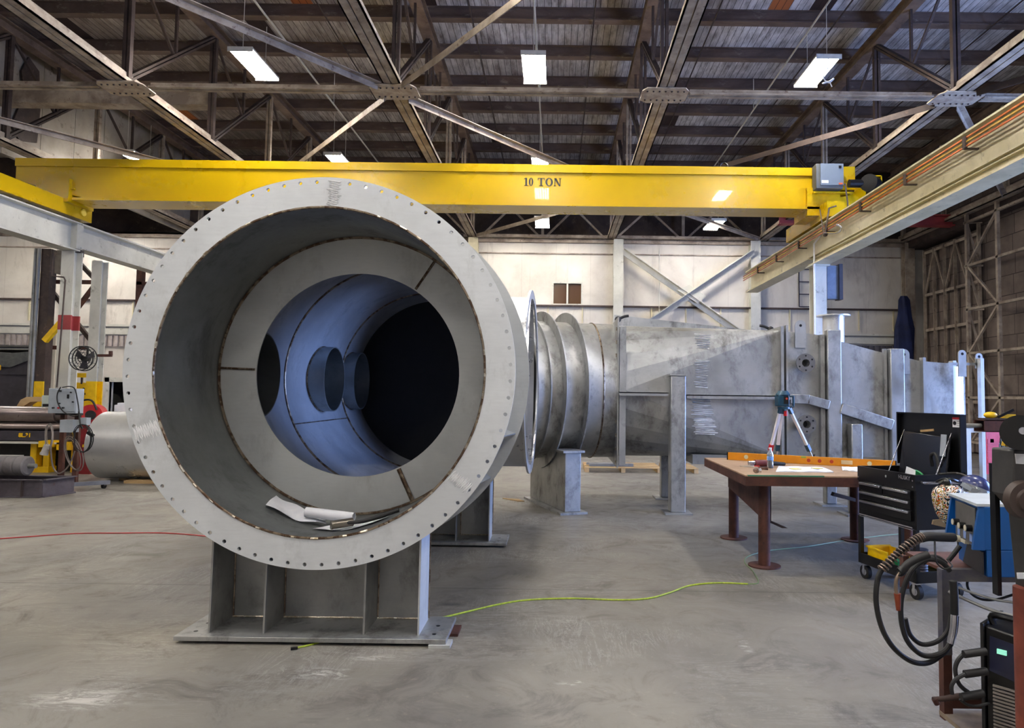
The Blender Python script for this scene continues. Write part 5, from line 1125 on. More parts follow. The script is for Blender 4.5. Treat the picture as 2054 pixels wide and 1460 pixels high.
# ================================================================ tool cart
cL, cR = atz(1728, 1160), atz(1832, 1203); cu = Vector((cR.x-cL.x, cR.y-cL.y, 0)); CLn = cu.length+.08; cu.normalize(); cv = Vector((-cu.y, cu.x, 0))
O = Vector((cL.x, cL.y, 0))-cu*.04
E = basis(O, cu, cv)   # local x along the drawer face, y into the cart, z up
L, D = CLn, .46; Z0, Z1 = .16, 1.02
tc = thing('tool_cart', 'black rolling tool cart with open lid and chrome drawer pulls', 'tool cart', O, math.atan2(cu.y, cu.x))
def lo(mb): return mb.xf(E)
obj('upper_case', lo(MB().box(0, L, .012, D, Z1-.45, Z1-.13).box(0, L, .0, .02, Z1-.13, Z1).box(0, L, D-.02, D, Z1-.13, Z1).box(0, .02, .02, D-.02, Z1-.13, Z1).box(L-.02, L, .02, D-.02, Z1-.13, Z1)), BLK, tc)
for x in (0, L-.035):
    for y in (0, D-.035): obj('corner_post', lo(MB().box(x, x+.035, y, y+.035, .14, Z1-.45)), BLK, tc)
obj('lower_tray', lo(MB().box(0, L, 0, D, .14, .155).box(0, L, 0, .012, .155, .23).box(0, L, D-.012, D, .155, .23).box(0, .012, .012, D-.012, .155, .23).box(L-.012, L, .012, D-.012, .155, .23)), BLK, tc)
def drawer(x0, x1, z0, z1):
    d_ = obj('drawer', lo(MB().box(x0, x1, -.012, .014, z0, z1)), BLK, tc, bevel=.003)
    obj('pull', lo(MB().box(x0+.01, x1-.01, -.034, -.012, z1-.026, z1-.006)), CHR, d_, bevel=.004)
dz0 = Z1-.135
drawer(.05, L*.47, dz0-.075, dz0); drawer(L*.49, L-.045, dz0-.075, dz0)
drawer(.05, L-.045, dz0-.155, dz0-.082); drawer(.05, L-.045, dz0-.25, dz0-.162)
obj('base_trim', lo(MB().box(.03, L-.03, -.008, .0, Z1-.44, Z1-.43).box(.03, L-.03, -.008, 0, Z1-.455, Z1-.45)), CHR, tc)
obj('lock', MB().cyl(E @ Vector((L*.53, -.006, Z1-.05)), E @ Vector((L*.53, .0, Z1-.05)), .011, 14), CHR, tc)
mb = MB()
for x, z in ((.015, Z1-.1), (.015, Z1-.42), (L-.025, Z1-.05), (L-.025, Z1-.10)): mb.cyl(E @ Vector((x, -.004, z)), E @ Vector((x, 0, z)), .007, 10)
obj('rivets', mb, CHR, tc)
text('HUSKY', .045, CHR, 'maker_badge', tc, basis(E @ Vector((L*.84, -.004, Z1-.035)), cu, (0, 0, 1)), .002, .001)
obj('side_handle', lo(MB().tube([(L, .06, Z1-.06), (L+.04, .06, Z1-.06), (L+.05, .1, Z1-.06), (L+.05, D-.1, Z1-.06), (L+.04, D-.06, Z1-.06), (L, D-.06, Z1-.06)], .011, 10, 3)), CHR, tc)
# lid
ld = obj('lid', lo(MB().box(-.0, L+.03, D, D+.018, Z1+.0, Z1+.50).box(0, .012, D-.04, D, Z1+.02, Z1+.50).box(L+.018, L+.03, D-.04, D, Z1+.02, Z1+.50).box(0, L+.03, D-.04, D, Z1+.49, Z1+.502)), BLK, tc)
obj('warning_label', lo(MB().box(L-.095, L+.005, D-.004, D, Z1+.39, Z1+.475)), WHITE, ld); obj('label_red_band', lo(MB().box(L-.095, L+.005, D-.006, D-.004, Z1+.458, Z1+.475)), REDP, ld)
obj('label_symbol', MB().cyl(E @ Vector((L-.07, D-.007, Z1+.425)), E @ Vector((L-.07, D-.004, Z1+.425)), .017, 20).box(0, 0, 0, 0, 0, 0) if False else MB().cyl(E @ Vector((L-.07, D-.007, Z1+.425)), E @ Vector((L-.07, D-.004, Z1+.425)), .017, 20), BLK, ld)
mb = MB()
for k in range(3): mb.box(L-.045, L-.002, D-.006, D-.004, Z1+.405+k*.017, Z1+.409+k*.017)
obj('label_lines', lo(mb), M('grey_print', S(150, 150, 150)), ld)
obj('tape_scrap', MB().beam(E @ Vector((L*.36, D-.003, Z1+.335)), E @ Vector((L*.58, D-.003, Z1+.355)), .004, .02), M('tan_tape', S(196, 160, 110)), ld)
for x in (.07, L-.1): obj('gas_strut', MB().cyl(E @ Vector((x, D-.20, Z1-.08)), E @ Vector((x+.01, D-.12, Z1+.12)), .006, 10).cyl(E @ Vector((x+.01, D-.12, Z1+.12)), E @ Vector((x+.01, D-.02, Z1+.34)), .004, 10), CHR, tc)
for x, y in ((.05, .04), (L-.05, .04), (.05, D-.04), (L-.05, D-.04)):
    c_ = E @ Vector((x, y, 0)); w_ = obj('caster', MB().cyl(c_+cv*-.018+Vector((0, 0, .062)), c_+cv*.018+Vector((0, 0, .062)), .062, 24), BLKM, tc)
    obj('hub', MB().cyl(c_-cv*.021+Vector((0, 0, .062)), c_+cv*.021+Vector((0, 0, .062)), .032, 18), CHR, w_); obj('fork', lo(MB().box(x-.03, x+.03, y-.03, y+.03, .125, .14).box(x-.014, x+.014, y-.028, y-.022, .05, .13)), CHR, w_)
# on / in the cart
bk = thing('black_case', 'glossy black case with grey strap standing open in the cart tray', 'case', E @ Vector((L*.45, D*.6, Z1-.13)))
obj('shell', lo(MB().prism([(.08, D-.10, Z1-.12), (L-.09, D-.10, Z1-.12), (L-.08, D-.05, Z1+.30), (.11, D-.05, Z1+.33)], (0, .022, 0))), M('glossy_case', S(40, 40, 44), S(26, 26, 30), .12), bk, bevel=.006)
obj('strap', lo(MB().prism([(L-.16, D-.075, Z1+.14), (L-.10, D-.075, Z1+.14), (L-.10, D-.058, Z1+.325), (L-.16, D-.058, Z1+.325)], (0, -.006, 0))), GRAY, bk)
obj('handle', lo(MB().tube([(L-.20, D-.12, Z1+.05), (L-.19, D-.14, Z1+.14), (L-.13, D-.14, Z1+.15), (L-.10, D-.14, Z1-.02)], .014, 8, 4)), BLKM, bk)
gd = thing('green_disc', 'round green grinding disc stuck in the cart tray under a white card', 'disc', E @ Vector((L*.8, .2, Z1-.13)))
obj('disc', MB().cyl(E @ Vector((L*.72, .20, Z1-.09)), E @ Vector((L*.72, .215, Z1-.085)), .11, 36), M('green_disc', S(20, 150, 84), S(14, 120, 66)), gd)
solo('white_card', lo(MB().prism([(L*.70, .06, Z1-.12), (L*.90, .05, Z1-.12), (L*.88, .08, Z1+.03), (L*.72, .09, Z1+.05)], (0, .002, 0))), WHITE, 'white card standing in front of the green disc in the cart tray', 'card')
yb_ = thing('yellow_bin', 'yellow plastic parts bin on the bottom shelf of the black tool cart', 'bin', E @ Vector((.2, .12, .155)))
obj('bin_body', lo(MB().prism([(.06, .06, .157), (.34, .06, .157), (.31, .06, .29), (.05, .06, .29)], (0, .008, 0)).prism([(.06, .28, .157), (.34, .28, .157), (.31, .28, .29), (.05, .28, .29)], (0, .008, 0)).box(.05, .06, .06, .288, .157, .29).box(.33, .34, .06, .288, .157, .25).box(.06, .34, .06, .288, .157, .162)), YELP, yb_)
obj('bin_rim', lo(MB().box(.035, .33, .05, .06, .283, .297).box(.035, .05, .05, .30, .283, .297)), YELP, yb_)
solo('green_box', lo(MB().box(.36, .46, .05, .2, .156, .25)), M('green_box', S(20, 110, 60)), 'small green box beside the yellow bin on the lower cart shelf', 'box')
sp = thing('wire_spool', 'dark ribbed spool standing on the lower shelf of the tool cart', 'spool', E @ Vector((L-.14, .14, .155)))
mb = MB(); pr_ = [(0, .0), (.075, .0), (.075, .012)]
for k in range(9): pr_ += [(.066, .016+k*.022), (.066, .027+k*.022), (.07, .032+k*.022)]
pr_ += [(.075, .23), (0, .23)]; obj('body', mb.lathe(E @ Vector((L-.14, .14, .157)), (0, 0, 1), pr_, 28), DARK, sp)
# face shield and helmet hanging at the right end of the cart
hp = E @ Vector((L+.13, .14, Z1-.12))
def orient(c, yaw, pitch=0, roll=0): return Matrix.Translation(c) @ Matrix.Rotation(yaw, 4, 'Z') @ Matrix.Rotation(pitch, 4, 'X') @ Matrix.Rotation(roll, 4, 'Y')
q = at(1905, 1010, 5.45); wh = thing('welding_helmet', 'glossy welding helmet with colourful swirls hanging on the end of the black cart', 'helmet', q)
mb = MB(); prof_h = [(-.16, .055, .02), (-.13, .085, .05), (-.06, .108, .085), (.02, .115, .10), (.09, .11, .105), (.13, .085, .08), (.15, .03, .03)]
vs = []; n = 20
for z, w_, d_ in prof_h:
    for i in range(n):
        t = PI*i/(n-1); vs.append((w_*math.cos(t)*1.0, -d_*math.sin(t)*1.3, z))
m = len(prof_h); mb.add(vs, [(j*n+i, j*n+i+1, (j+1)*n+i+1, (j+1)*n+i) for j in range(m-1) for i in range(n-1)])
mb.xf(orient(q, math.radians(-30), 0, math.radians(-10))); so = obj('shell', mb, MATS['graphic'], wh, ang=80)
so.modifiers.new('thick', 'SOLIDIFY').thickness = .004
obj('lens_frame', MB().box(-.05, .05, -.155, -.135, .0, .06).xf(orient(q, math.radians(40), 0, math.radians(-10))), M('pale_lens', S(196, 200, 180), S(150, 150, 130), .2), wh)
obj('leather_bib', MB().prism([q+Vector((-.13, .0, -.13)), q+Vector((.1, -.02, -.1)), q+Vector((.08, -.02, -.2)), q+Vector((-.02, -.02, -.19)), q+Vector((-.14, .0, -.165))], (0, .015, 0)), M('tan_leather', S(150, 136, 112), S(120, 106, 86)), wh)
obj('hanging_strap', MB().tube([q+Vector((-.02, .0, .15)), q+Vector((-.0, .05, .19)), E @ Vector((L+.05, .16, Z1-.05)), E @ Vector((L+.05, .17, Z1-.075))], .01, 6, 3), BLK, wh)
obj('headband', MB().tube([q+Vector((-.06, .04, .15)), q+Vector((0, .0, .19)), q+Vector((.08, .02, .17)), q+Vector((.14, .06, .16))], .014, 8, 4).ball(q+Vector((-.03, -.02, .17)), .03), BLK, wh)
q = at(1952, 985, 5.1); fs_ = thing('face_shield', 'clear face shield with dark blue crown resting above the blue wire feeder', 'face shield', q)
obj('crown', MB().ball(q+Vector((0, 0, .03)), .105, .125, .09, 24, 8, 0.0, .98).xf(Matrix.Translation(q) @ Matrix.Rotation(math.radians(22), 4, 'Y') @ Matrix.Translation(-q)), M('navy_crown', S(54, 62, 110), S(40, 46, 84), .25), fs_)
mb = MB(); vs = []; n = 16
for z, r in ((.03, .115), (-.13, .10)):
    for i in range(n): t = -PI*.9+PI*.95*i/(n-1); vs.append(q+Vector((r*math.cos(t), r*1.1*math.sin(t), z)))
mb.add(vs, [(i, i+1, n+i+1, n+i) for i in range(n-1)]); mb.xf(Matrix.Translation(q) @ Matrix.Rotation(math.radians(22), 4, 'Y') @ Matrix.Translation(-q))
vo = obj('visor', mb, MATS['plastic'], fs_); vo.modifiers.new('thick', 'SOLIDIFY').thickness = .002
obj('ratchet', MB().cyl(q+Vector((-.09, -.07, .03)), q+Vector((-.07, -.05, .03)), .025, 16).beam(q+Vector((-.12, -.06, .06)), q+Vector((-.03, -.1, .0)), .02, .03), GRAY, fs_)
obj('hook', MB().tube([q+Vector((-.02, 0, .1)), q+Vector((-.06, .1, .12)), q+Vector((-.14, .2, .1))], .01, 6, 3), BLK, fs_)

# ================================================================ welding cart, close at right
wx, wy = 1.83, 3.25
wc = thing('welding_cart', 'rusty steel welding cart with wheels in the lower right corner', 'cart', (2.2, 2.9, 0))
PZ = at(1880, 1140, wy).z; SZ = .20
obj('post', MB().box(wx-.018, wx+.022, wy-.02, wy+.02, SZ-.03, at(1880, 1308, wy).z), RUST, wc)
obj('post_plate', MB().box(wx-.02, wx+.022, wy-.024, wy+.018, at(1880, 1310, wy).z, PZ), M('grey_blue_bare_steel', S(132, 126, 116), S(88, 88, 104), .5, .5, 5), wc)
obj('shelf', MB().box(wx-.02, 2.66, 2.45, wy+.02, SZ-.02, SZ), M('dirty_plywood', S(150, 134, 114), S(112, 98, 84), .8, 0, 5), wc)
obj('shelf_rim', MB().box(wx, 2.66, wy-.01, wy+.01, SZ+.02, SZ+.07), RUST, wc)
obj('top_frame', MB().box(wx+.022, 2.66, wy-.02, wy+.02, PZ-.055, PZ), M('grey_blue_bare_steel', S(132, 126, 116)), wc)
obj('top_shelf', MB().box(wx+.03, 2.66, wy+.02, wy+.42, PZ-.03, PZ-.015), RUST, wc)
for x in (wx, 2.64): obj('rear_post', MB().box(x-.015+(.02 if x < 2 else 0), x+.015+(.02 if x < 2 else 0), wy+.38, wy+.42, .0 if x > 2 else PZ-.2, PZ-.03), RUST, wc)
obj('wire_rail', MB().tube([(wx+.01, wy-.02, PZ-.1), (wx+.14, wy-.12, PZ-.15), (wx+.26, wy-.18, PZ-.165), (wx+.5, wy-.2, PZ-.165)], .008, 8, 5).tube([(wx+.0, wy+.01, PZ-.06), (wx+.2, wy-.08, PZ-.12), (wx+.5, wy-.12, PZ-.13)], .006, 8, 4), SADDLE, wc)
for x, y in ((wx+.13, wy-.1), (2.6, wy-.1), (wx+.15, 2.5)):
    w_ = obj('wheel', MB().lathe((x-.03, y, .075), (1, 0, 0), [(0, 0), (.06, 0), (.075, .012), (.075, .048), (.06, .06), (0, .06)], 28), BLKM, wc); obj('axle_plate', MB().box(x-.05, x+.05, y-.04, y+.04, .155, .18), RUST, w_)
# blue wire feeder
q0, q1 = at(1908, 1128, 3.2), at(2040, 1012, 3.2); fz0 = PZ+.0
wf = thing('wire_feeder', 'blue wire feeder box with knobs and dials on top of the welding cart', 'welder', (2.1, 3.3, fz0))
na = Vector((1.985, 3.45, 0)); nb = Vector((1.912, 3.10, 0)); fx1 = 2.40; fy0, fy1 = 3.10, 3.45; ft = at(1960, 1016, 3.1).z; H_ = ft-fz0
zc_ = fz0+H_*.38
obj('case', MB().prism([(nb.x+.012, nb.y, zc_), (fx1, nb.y, zc_), (fx1, fy1, zc_), (na.x+.012, fy1, zc_)], (0, 0, ft-zc_)).prism([(nb.x+.03, nb.y, fz0), (fx1, nb.y, fz0), (fx1, fy1, fz0), (na.x+.035, fy1, fz0)], (0, 0, zc_-fz0)), BLUE, wf, bevel=.004)
udd = (nb-na).normalized(); ndd = Vector((udd.y, -udd.x, 0))
if ndd.x > 0: ndd = -ndd
up_ = Vector((0, 0, 1))
obj('front_cowl', MB().prism([na+up_*zc_+ndd*.03, na+up_*ft+ndd*.0, na+up_*ft-ndd*.02, na+up_*zc_-ndd*.02], udd*.02).prism([nb+up_*zc_+ndd*.03, nb+up_*ft+ndd*.0, nb+up_*ft-ndd*.02, nb+up_*zc_-ndd*.02], -udd*.02).prism([na+up_*(ft-.008)-ndd*.02, nb+up_*(ft-.008)-ndd*.02, nb+up_*(ft-.008)+ndd*.006, na+up_*(ft-.008)+ndd*.006], up_*.008), BLUE, wf)
obj('lid_top', MB().prism([na+up_*ft+ndd*.01, nb+up_*ft+ndd*.01, Vector((fx1, nb.y-.005, ft)), Vector((fx1, fy1, ft))], up_*.012), M('pale_dusty_lid', S(196, 204, 208), S(170, 178, 182)), wf)
ud, nd = udd, ndd
E3 = basis((na+Vector((0, 0, zc_))+nd*.004), ud, (0, 0, 1)); wd = (nb-na).length
cp = obj('control_panel', MB().prism([E3 @ Vector(v) for v in ((wd*.25, .012, 0), (wd*.92, .012, 0), (wd*.92, H_*.58, 0), (wd*.25, H_*.58, 0))], nd*.004), M('grey_panel', S(96, 94, 92), S(74, 72, 70), .5), wf)
for i, (x, y) in enumerate(((.36, .27), (.58, .26), (.80, .27))):
    p = E3 @ Vector((wd*x, H_*y, .0)); obj('knob', MB().cyl(p, p+nd*.03, .016, 18), BLK, cp); obj('knob_face', MB().cyl(p+nd*.03, p+nd*.033, .014, 18), M('knob_cream', S(214, 208, 186)), cp)
for x in (.37, .58, .79): p = E3 @ Vector((wd*x, H_*.13, .006)); obj('dial', MB().beam(p-Vector((0, 0, .018)), p+Vector((0, 0, .018)), .028, .004, nd), M('pale_blue_dial', S(130, 160, 220), S(160, 180, 230)), cp, bevel=.003)
p = E3 @ Vector((wd*.38, H_*.02, .0)); obj('socket_ring', MB().cyl(p, p+nd*.02, .016, 16).beam(p+ud*.03, p+ud*.085, .02, .015), M('knob_cream', S(214, 208, 186)), cp)
obj('lower_panel', MB().prism([na-nd*.022+ud*.10+up_*(fz0+.01), nb-nd*.018-ud*.01+up_*(fz0+.01), nb-nd*.018-ud*.01+up_*(zc_-.01), na-nd*.022+ud*.16+up_*(zc_-.01)], nd*.006), M('dark_lower_panel', S(40, 40, 44)), wf)
p = E3 @ Vector((wd*.6, -H_*.04, .01)); obj('control_plug', MB().tube([p+nd*.02, p+nd*.03+Vector((-.02, 0, -.04)), p+nd*.03+Vector((-.045, 0, -.07))], .011, 10, 3), BLKM, wf)
obj('thin_cable', MB().tube([p+nd*.03+Vector((-.045, 0, -.07)), at(1910, 1135, 3.0), at(1895, 1141, 3.0), at(1880, 1130, 3.0), at(1876, 1112, 3.0), at(1875, 1085, 3.05)], .004, 6, 6), BLKM, wf)
# torch lead : handle, spring, hoses
hs = thing('welding_torch_lead', 'black welding torch hoses looped in front of the cart post, with spring and grip', 'hose', (1.6, 3.1, .4))
Yh = 3.05
def hp_(pts, Y): return [at(x, y, Y if not isinstance(Y, (list, tuple)) else Y[i]) for i, (x, y) in enumerate(pts)]
obj('grip_handle', MB().tube(hp_([(1912, 1078), (1885, 1077), (1862, 1076), (1848, 1079)], [3.12, 3.08, 3.05, 3.05]), .020, 14, 3), BLKM, hs)
cs_ = hp_([(1852, 1076), (1835, 1084), (1812, 1101), (1790, 1122), (1768, 1142)], Yh); cc = catmull(cs_, 30); ds = []
mb = MB(); mb.tube(cs_, .011, 10, 6)
# helix round the path
hel = []; tot = len(cc); turns = 17
for i, c in enumerate(cc):
    t_ = (cc[min(i+1, tot-1)]-cc[max(i-1, 0)]).normalized(); n1 = Vector((0, 1, 0)); n2 = t_.cross(n1).normalized()
    hel.append((c, n1, n2))
hp2 = []
N_ = turns*14
for i in range(N_+1):
    f_ = i/N_*(tot-1); k = min(int(f_), tot-2); w_ = f_-k; c = hel[k][0].lerp(hel[k+1][0], w_); a = 2*PI*i/14
    hp2.append(c+hel[k][1]*.0175*math.cos(a)+hel[k][2]*.0175*math.sin(a))
obj('spring_sleeve', MB().tube(hp2, .0042, 6), M('dull_spring', S(160, 140, 124), S(110, 96, 88), .35, .9, 10), hs)
obj('spring_core', mb, BLKM, hs)
obj('outer_hose', MB().tube(hp_([(1770, 1140), (1761, 1160), (1757, 1200), (1763, 1240), (1776, 1275), (1798, 1305), (1830, 1327), (1862, 1329), (1892, 1310), (1908, 1290)], [3.05, 3.05, 3.05, 3.05, 3.05, 3.06, 3.1, 3.14, 3.15, 3.12]), .0115, 10, 6), BLKM, hs)
obj('inner_hose', MB().tube(hp_([(1905, 1145), (1892, 1130), (1874, 1122), (1852, 1124), (1832, 1140), (1818, 1165), (1808, 1200), (1808, 1245), (1820, 1285), (1845, 1311), (1872, 1315), (1898, 1302), (1914, 1270), (1918, 1235)], 3.12), .0115, 10, 6), BLKM, hs)
obj('inner_hose', MB().tube(hp_([(1897, 1130), (1880, 1118), (1864, 1118), (1850, 1130)], 3.16), .0115, 10, 5).tube(hp_([(1816, 1240), (1824, 1270), (1842, 1289), (1862, 1292), (1885, 1283), (1902, 1262), (1910, 1225), (1912, 1190), (1908, 1165)], 3.18), .0105, 10, 6), BLKM, hs)
obj('rubber_boot', MB().tube(hp_([(1912, 1165), (1914, 1195), (1914, 1232)], 3.1), .017, 12, 4), BLKM, hs)
obj('steel_sleeve', MB().tube(hp_([(1914, 1232), (1912, 1262), (1906, 1290)], 3.1), .0145, 12, 5), CHR, hs)
gn = thing('welding_gun', 'black welding gun with copper nozzle hanging tip down beside the hose loops', 'welding gun', at(1800, 1222, 3.0))
obj('grip', MB().tube(hp_([(1862, 1112), (1840, 1120), (1820, 1132), (1808, 1146)], 3.0), .0165, 14, 4), BLKM, gn)
obj('trigger_guard', MB().tube(hp_([(1812, 1140), (1806, 1147), (1804, 1147)], 3.0), .02, 12, 3), BLK, gn)
obj('neck', MB().tube(hp_([(1806, 1150), (1799, 1160), (1797, 1175), (1799, 1192)], 3.0), .0085, 12, 4), M('tarnished_neck', S(170, 150, 130), S(120, 104, 92), .35, .85), gn)
obj('nozzle', MB().cyl(at(1800, 1190, 3.0), at(1802, 1224, 3.0), .0145, 18, .009), M('copper_nozzle', S(176, 92, 66), S(130, 66, 50), .4, .8, 12), gn)
# power source
Yq = 2.78; pa, pb = at(1968, 1262, Yq+.05), at(2028, 1452, Yq-.2)
ps_ = thing('inverter_welder', 'black and navy inverter welder with louvred front on the lower cart shelf', 'welder', (2.05, 2.85, SZ))
bx0 = 1.93; Hh = at(1975, 1262, 2.95).z-SZ
u3 = Vector((.66, -.75, 0)).normalized(); v3 = Vector((.75, .66, 0)).normalized(); E4 = basis((1.862, 3.0, SZ), u3, v3); Lw = .30
obj('case', MB().prism([(0, .0, 0), (Lw, .0, 0), (Lw, .0, Hh*.92), (0, .0, Hh)], (0, .28, 0)).xf(E4), BLK, ps_, bevel=.008)
obj('side_plate', MB().box(-.012, 0, -.015, .26, 0.0, Hh+.01).xf(E4), BLKM, ps_)
obj('handle', MB().tube([(.02, .05, Hh), (.03, .05, Hh+.04), (.25, .05, Hh+.02), (.28, .05, Hh-.03)], .014, 8, 5).xf(E4), BLK, ps_)
obj('front_panel', MB().prism([(.02, -.012, Hh*.62), (Lw-.01, -.012, Hh*.5), (Lw-.01, -.002, Hh*.84), (.02, -.002, Hh*.92)], (0, .01, 0)).xf(E4), M('navy_panel', S(30, 34, 62), S(22, 24, 46), .35), ps_)
obj('display', MB().box(.05, .085, -.018, -.01, Hh*.79, Hh*.83).xf(E4), plain('lit_green_display', S(150, 235, 205), .4, 0, .6), ps_)
obj('red_badge', MB().box(.15, .26, -.016, -.008, Hh*.66, Hh*.71).xf(E4), M('dull_red_badge', S(130, 30, 40)), ps_)
for x0_ in (.03, .155):
    mb = MB()
    for k in range(15): mb.box(x0_, x0_+.10, -.012, -.002, .03+k*.0145, .038+k*.0145)
    obj('louvre', mb.xf(E4), M('louvre_grey', S(150, 142, 134), S(124, 118, 112)), ps_)
for k, (x, y) in enumerate(((1955, 1308), (1957, 1348), (1950, 1392))):
    a_ = at(x+22, y-2, 2.93); b_ = at(x-22, y+(4 if k != 2 else 6), 2.93); obj('cable_plug', MB().tube([a_, a_.lerp(b_, .5), b_], .016, 12), BLKM, ps_)
obj('lead', MB().tube(hp_([(1935, 1310), (1921, 1325), (1916, 1345), (1924, 1372), (1945, 1390), (1962, 1398)], 2.95), .009, 8, 5), BLKM, ps_)
obj('lead', MB().tube(hp_([(1936, 1352), (1918, 1362), (1909, 1375), (1910, 1392)], 2.92), .008, 8, 5), BLKM, ps_)
eh = thing('electrode_holder', 'brown-black electrode holder lying across the edge of the lower cart shelf', 'electrode holder', at(1900, 1400, 3.0))
obj('body', MB().tube(hp_([(1985, 1394), (1950, 1396), (1920, 1397), (1895, 1401), (1871, 1402)], 3.02), lambda t: .018-.009*t, 12, 4), M('burnt_brown_rubber', S(70, 50, 42), S(46, 34, 30), .7), eh)
obj('jaw', MB().cyl(at(1874, 1401, 3.02), at(1880, 1412, 3.02), .012, 10), RUST, eh)
obj('lead', MB().tube(hp_([(1925, 1402), (1940, 1413), (1960, 1416), (1985, 1410)], 2.98), .006, 8, 5), BLKM, eh)
solo('looped_cable', MB().tube(hp_([(2040, 1150), (2010, 1140), (1975, 1138), (1950, 1150), (1940, 1170), (1948, 1190), (1970, 1202), (2000, 1202), (2040, 1190)], 3.3), .006, 8, 6), BLKM, 'thin dark cable looped on the shelf below the blue wire feeder', 'cable')
solo('pale_stick', MB().cyl(at(1990, 975, 2.5), at(2026, 1010, 2.42), .006, 10, .009), M('pale_stick', S(222, 216, 200)), 'pale stick sticking out left of the dark machine at the right edge', 'stick')

# dark machine on a rusty post at the right edge
Ym = 2.45; Yn = Ym-.12
dm = thing('pedestal_machine', 'dark grey machine with black wheels on a rusty post at the right edge', 'machine', (at(2060, 1400, Ym).x, Ym, 0))
gm = M('grimy_dark_grey', S(74, 72, 70), S(56, 54, 54), .45, .2, 4)
obj('body', MB().prism([at(1988, 897, Ym), at(2090, 893, Ym), at(2090, 1200, Ym), at(2038, 1195, Ym), at(2022, 1030, Ym), at(2010, 1010, Ym), at(1988, 985, Ym)], (0, -.12, 0)), gm, dm, bevel=.006)
obj('side_rail', MB().prism([at(1994, 930, Ym-.01), at(2004, 930, Ym-.01), at(2010, 1195, Ym-.01), at(2002, 1195, Ym-.01)], (0, .03, 0)), BLK, dm)
w_ = obj('wheel', MB().cyl(at(2046, 868, Yn-.06), at(2046, 868, Yn+.02), .058, 36), BLK, dm); obj('wheel_hub', MB().cyl(at(2052, 864, Yn-.08), at(2052, 864, Yn-.05), .012, 18), CHR, w_)
w_ = obj('wheel', MB().lathe(at(2066, 1005, Yn-.04), (0, 1, 0), [(.0, 0), (.035, 0), (.04, .01), (.06, .012), (.065, .04)], 36), M('brown_black_disc', S(52, 46, 42), S(66, 50, 42)), dm)
obj('white_tag', MB().prism([at(2037, 910, Yn-.004), at(2070, 911, Yn-.004), at(2070, 932, Yn-.004), at(2039, 930, Yn-.004)], (0, .005, 0)), WHITE, dm); obj('white_tag', MB().prism([at(2041, 1149, Yn-.004), at(2070, 1149, Yn-.004), at(2070, 1161, Yn-.004), at(2042, 1161, Yn-.004)], (0, .005, 0)), WHITE, dm)
obj('yellow_patch', MB().prism([at(2016, 894, Yn-.01), at(2030, 897, Yn-.01), at(2028, 886, Yn-.01), at(2018, 884, Yn-.01)], (0, .02, 0)), YELP, dm)
obj('white_cap', MB().ball(at(2032, 856, Yn-.02), .012), WHITE, dm)
pq = at(2060, 1190, Ym-.05); obj('post', MB().cyl((pq.x, Ym-.05, .01), (pq.x, Ym-.05, pq.z+.02), .042, 24), M('rusty_red_post', S(138, 70, 54), S(104, 52, 42), .6, .2, 5), dm); obj('base_plate', MB().cyl((pq.x, Ym-.05, 0), (pq.x, Ym-.05, .012), .12, 30), RUST, dm)
# rusty beam with yellow tool, red cabinet, drum fan behind
Yi = 7.1; a_, b_ = at(1970, 866, Yi), at(1970, 842, Yi)
ib = thing('rusty_box_beam', 'brown rusty box beam on a post behind the dark machine at right', 'beam', (a_.x+.5, Yi, 0))
obj('beam', MB().sec((a_.x, Yi+.05, (a_.z+b_.z)/2), (a_.x+1.3, Yi+.05, (a_.z+b_.z)/2), [(-.09, .09, (b_.z-a_.z)/2-.008, (b_.z-a_.z)/2), (-.09, .09, -(b_.z-a_.z)/2, -(b_.z-a_.z)/2+.008), (-.09, -.082, -(b_.z-a_.z)/2, (b_.z-a_.z)/2), (.082, .09, -(b_.z-a_.z)/2, (b_.z-a_.z)/2)]), RUST, ib)
obj('pin', MB().cyl((a_.x-.16, Yi+.05, (a_.z+b_.z)/2), (a_.x+.02, Yi+.05, (a_.z+b_.z)/2), .022, 16), SADDLE, ib)
obj('post', MB().box(a_.x+1.05, a_.x+1.2, Yi, Yi+.1, 0, a_.z), RUST, ib); obj('top_plate', MB().box(a_.x+.03, a_.x+.40, Yi-.02, Yi+.12, b_.z, b_.z+.018), RUSTD, ib)
q = at(2003, 831, Yi); yt = thing('yellow_clamp_tool', 'yellow and black hand tool lying on the rusty box beam', 'tool', (q.x, Yi+.05, b_.z+.02))
obj('body', MB().ball((q.x-.06, Yi+.04, b_.z+.05), .07, .04, .035, 16, 8).box(q.x+.06, q.x+.18, Yi, Yi+.08, b_.z+.02, b_.z+.06), YELP, yt); obj('lever', MB().beam((q.x-.02, Yi-.02, b_.z+.03), (q.x+.14, Yi-.02, b_.z+.11), .02, .025), BLK, yt)
Yr2 = 15.2; a_, b_ = at(1978, 862, Yr2), at(2006, 897, Yr2)
rc_ = thing('red_cabinet', 'red steel tool cabinet seen below the rusty box beam at right', 'cabinet', (a_.x+.2, Yr2+.25, 0))
obj('body', MB().box(a_.x, b_.x, Yr2, Yr2+.18, 0, a_.z), M('pinkish_red_paint', S(206, 52, 66), S(180, 40, 54), .4), rc_)
for k in range(4): z = a_.z-.32-k*.14; obj('drawer', MB().box(a_.x+.02, b_.x-.02, Yr2-.012, Yr2, z, z+.12), M('pinkish_red_paint', S(206, 52, 66)), rc_)
obj('white_label', MB().box(a_.x+.08, a_.x+.16, Yr2-.012, Yr2, a_.z-.28, a_.z-.2), WHITE, rc_)
Yd = 13.6; q = at(2003, 912, Yd); R_ = .46
df = thing('drum_fan', 'large black drum fan on a tubular cradle on the floor at right', 'fan', (q.x, Yd, 0))
ax = Vector((.92, -.38, 0)).normalized(); c0 = Vector((q.x+.1, Yd, .54)); nd_ = Vector((-ax.y, ax.x, 0))
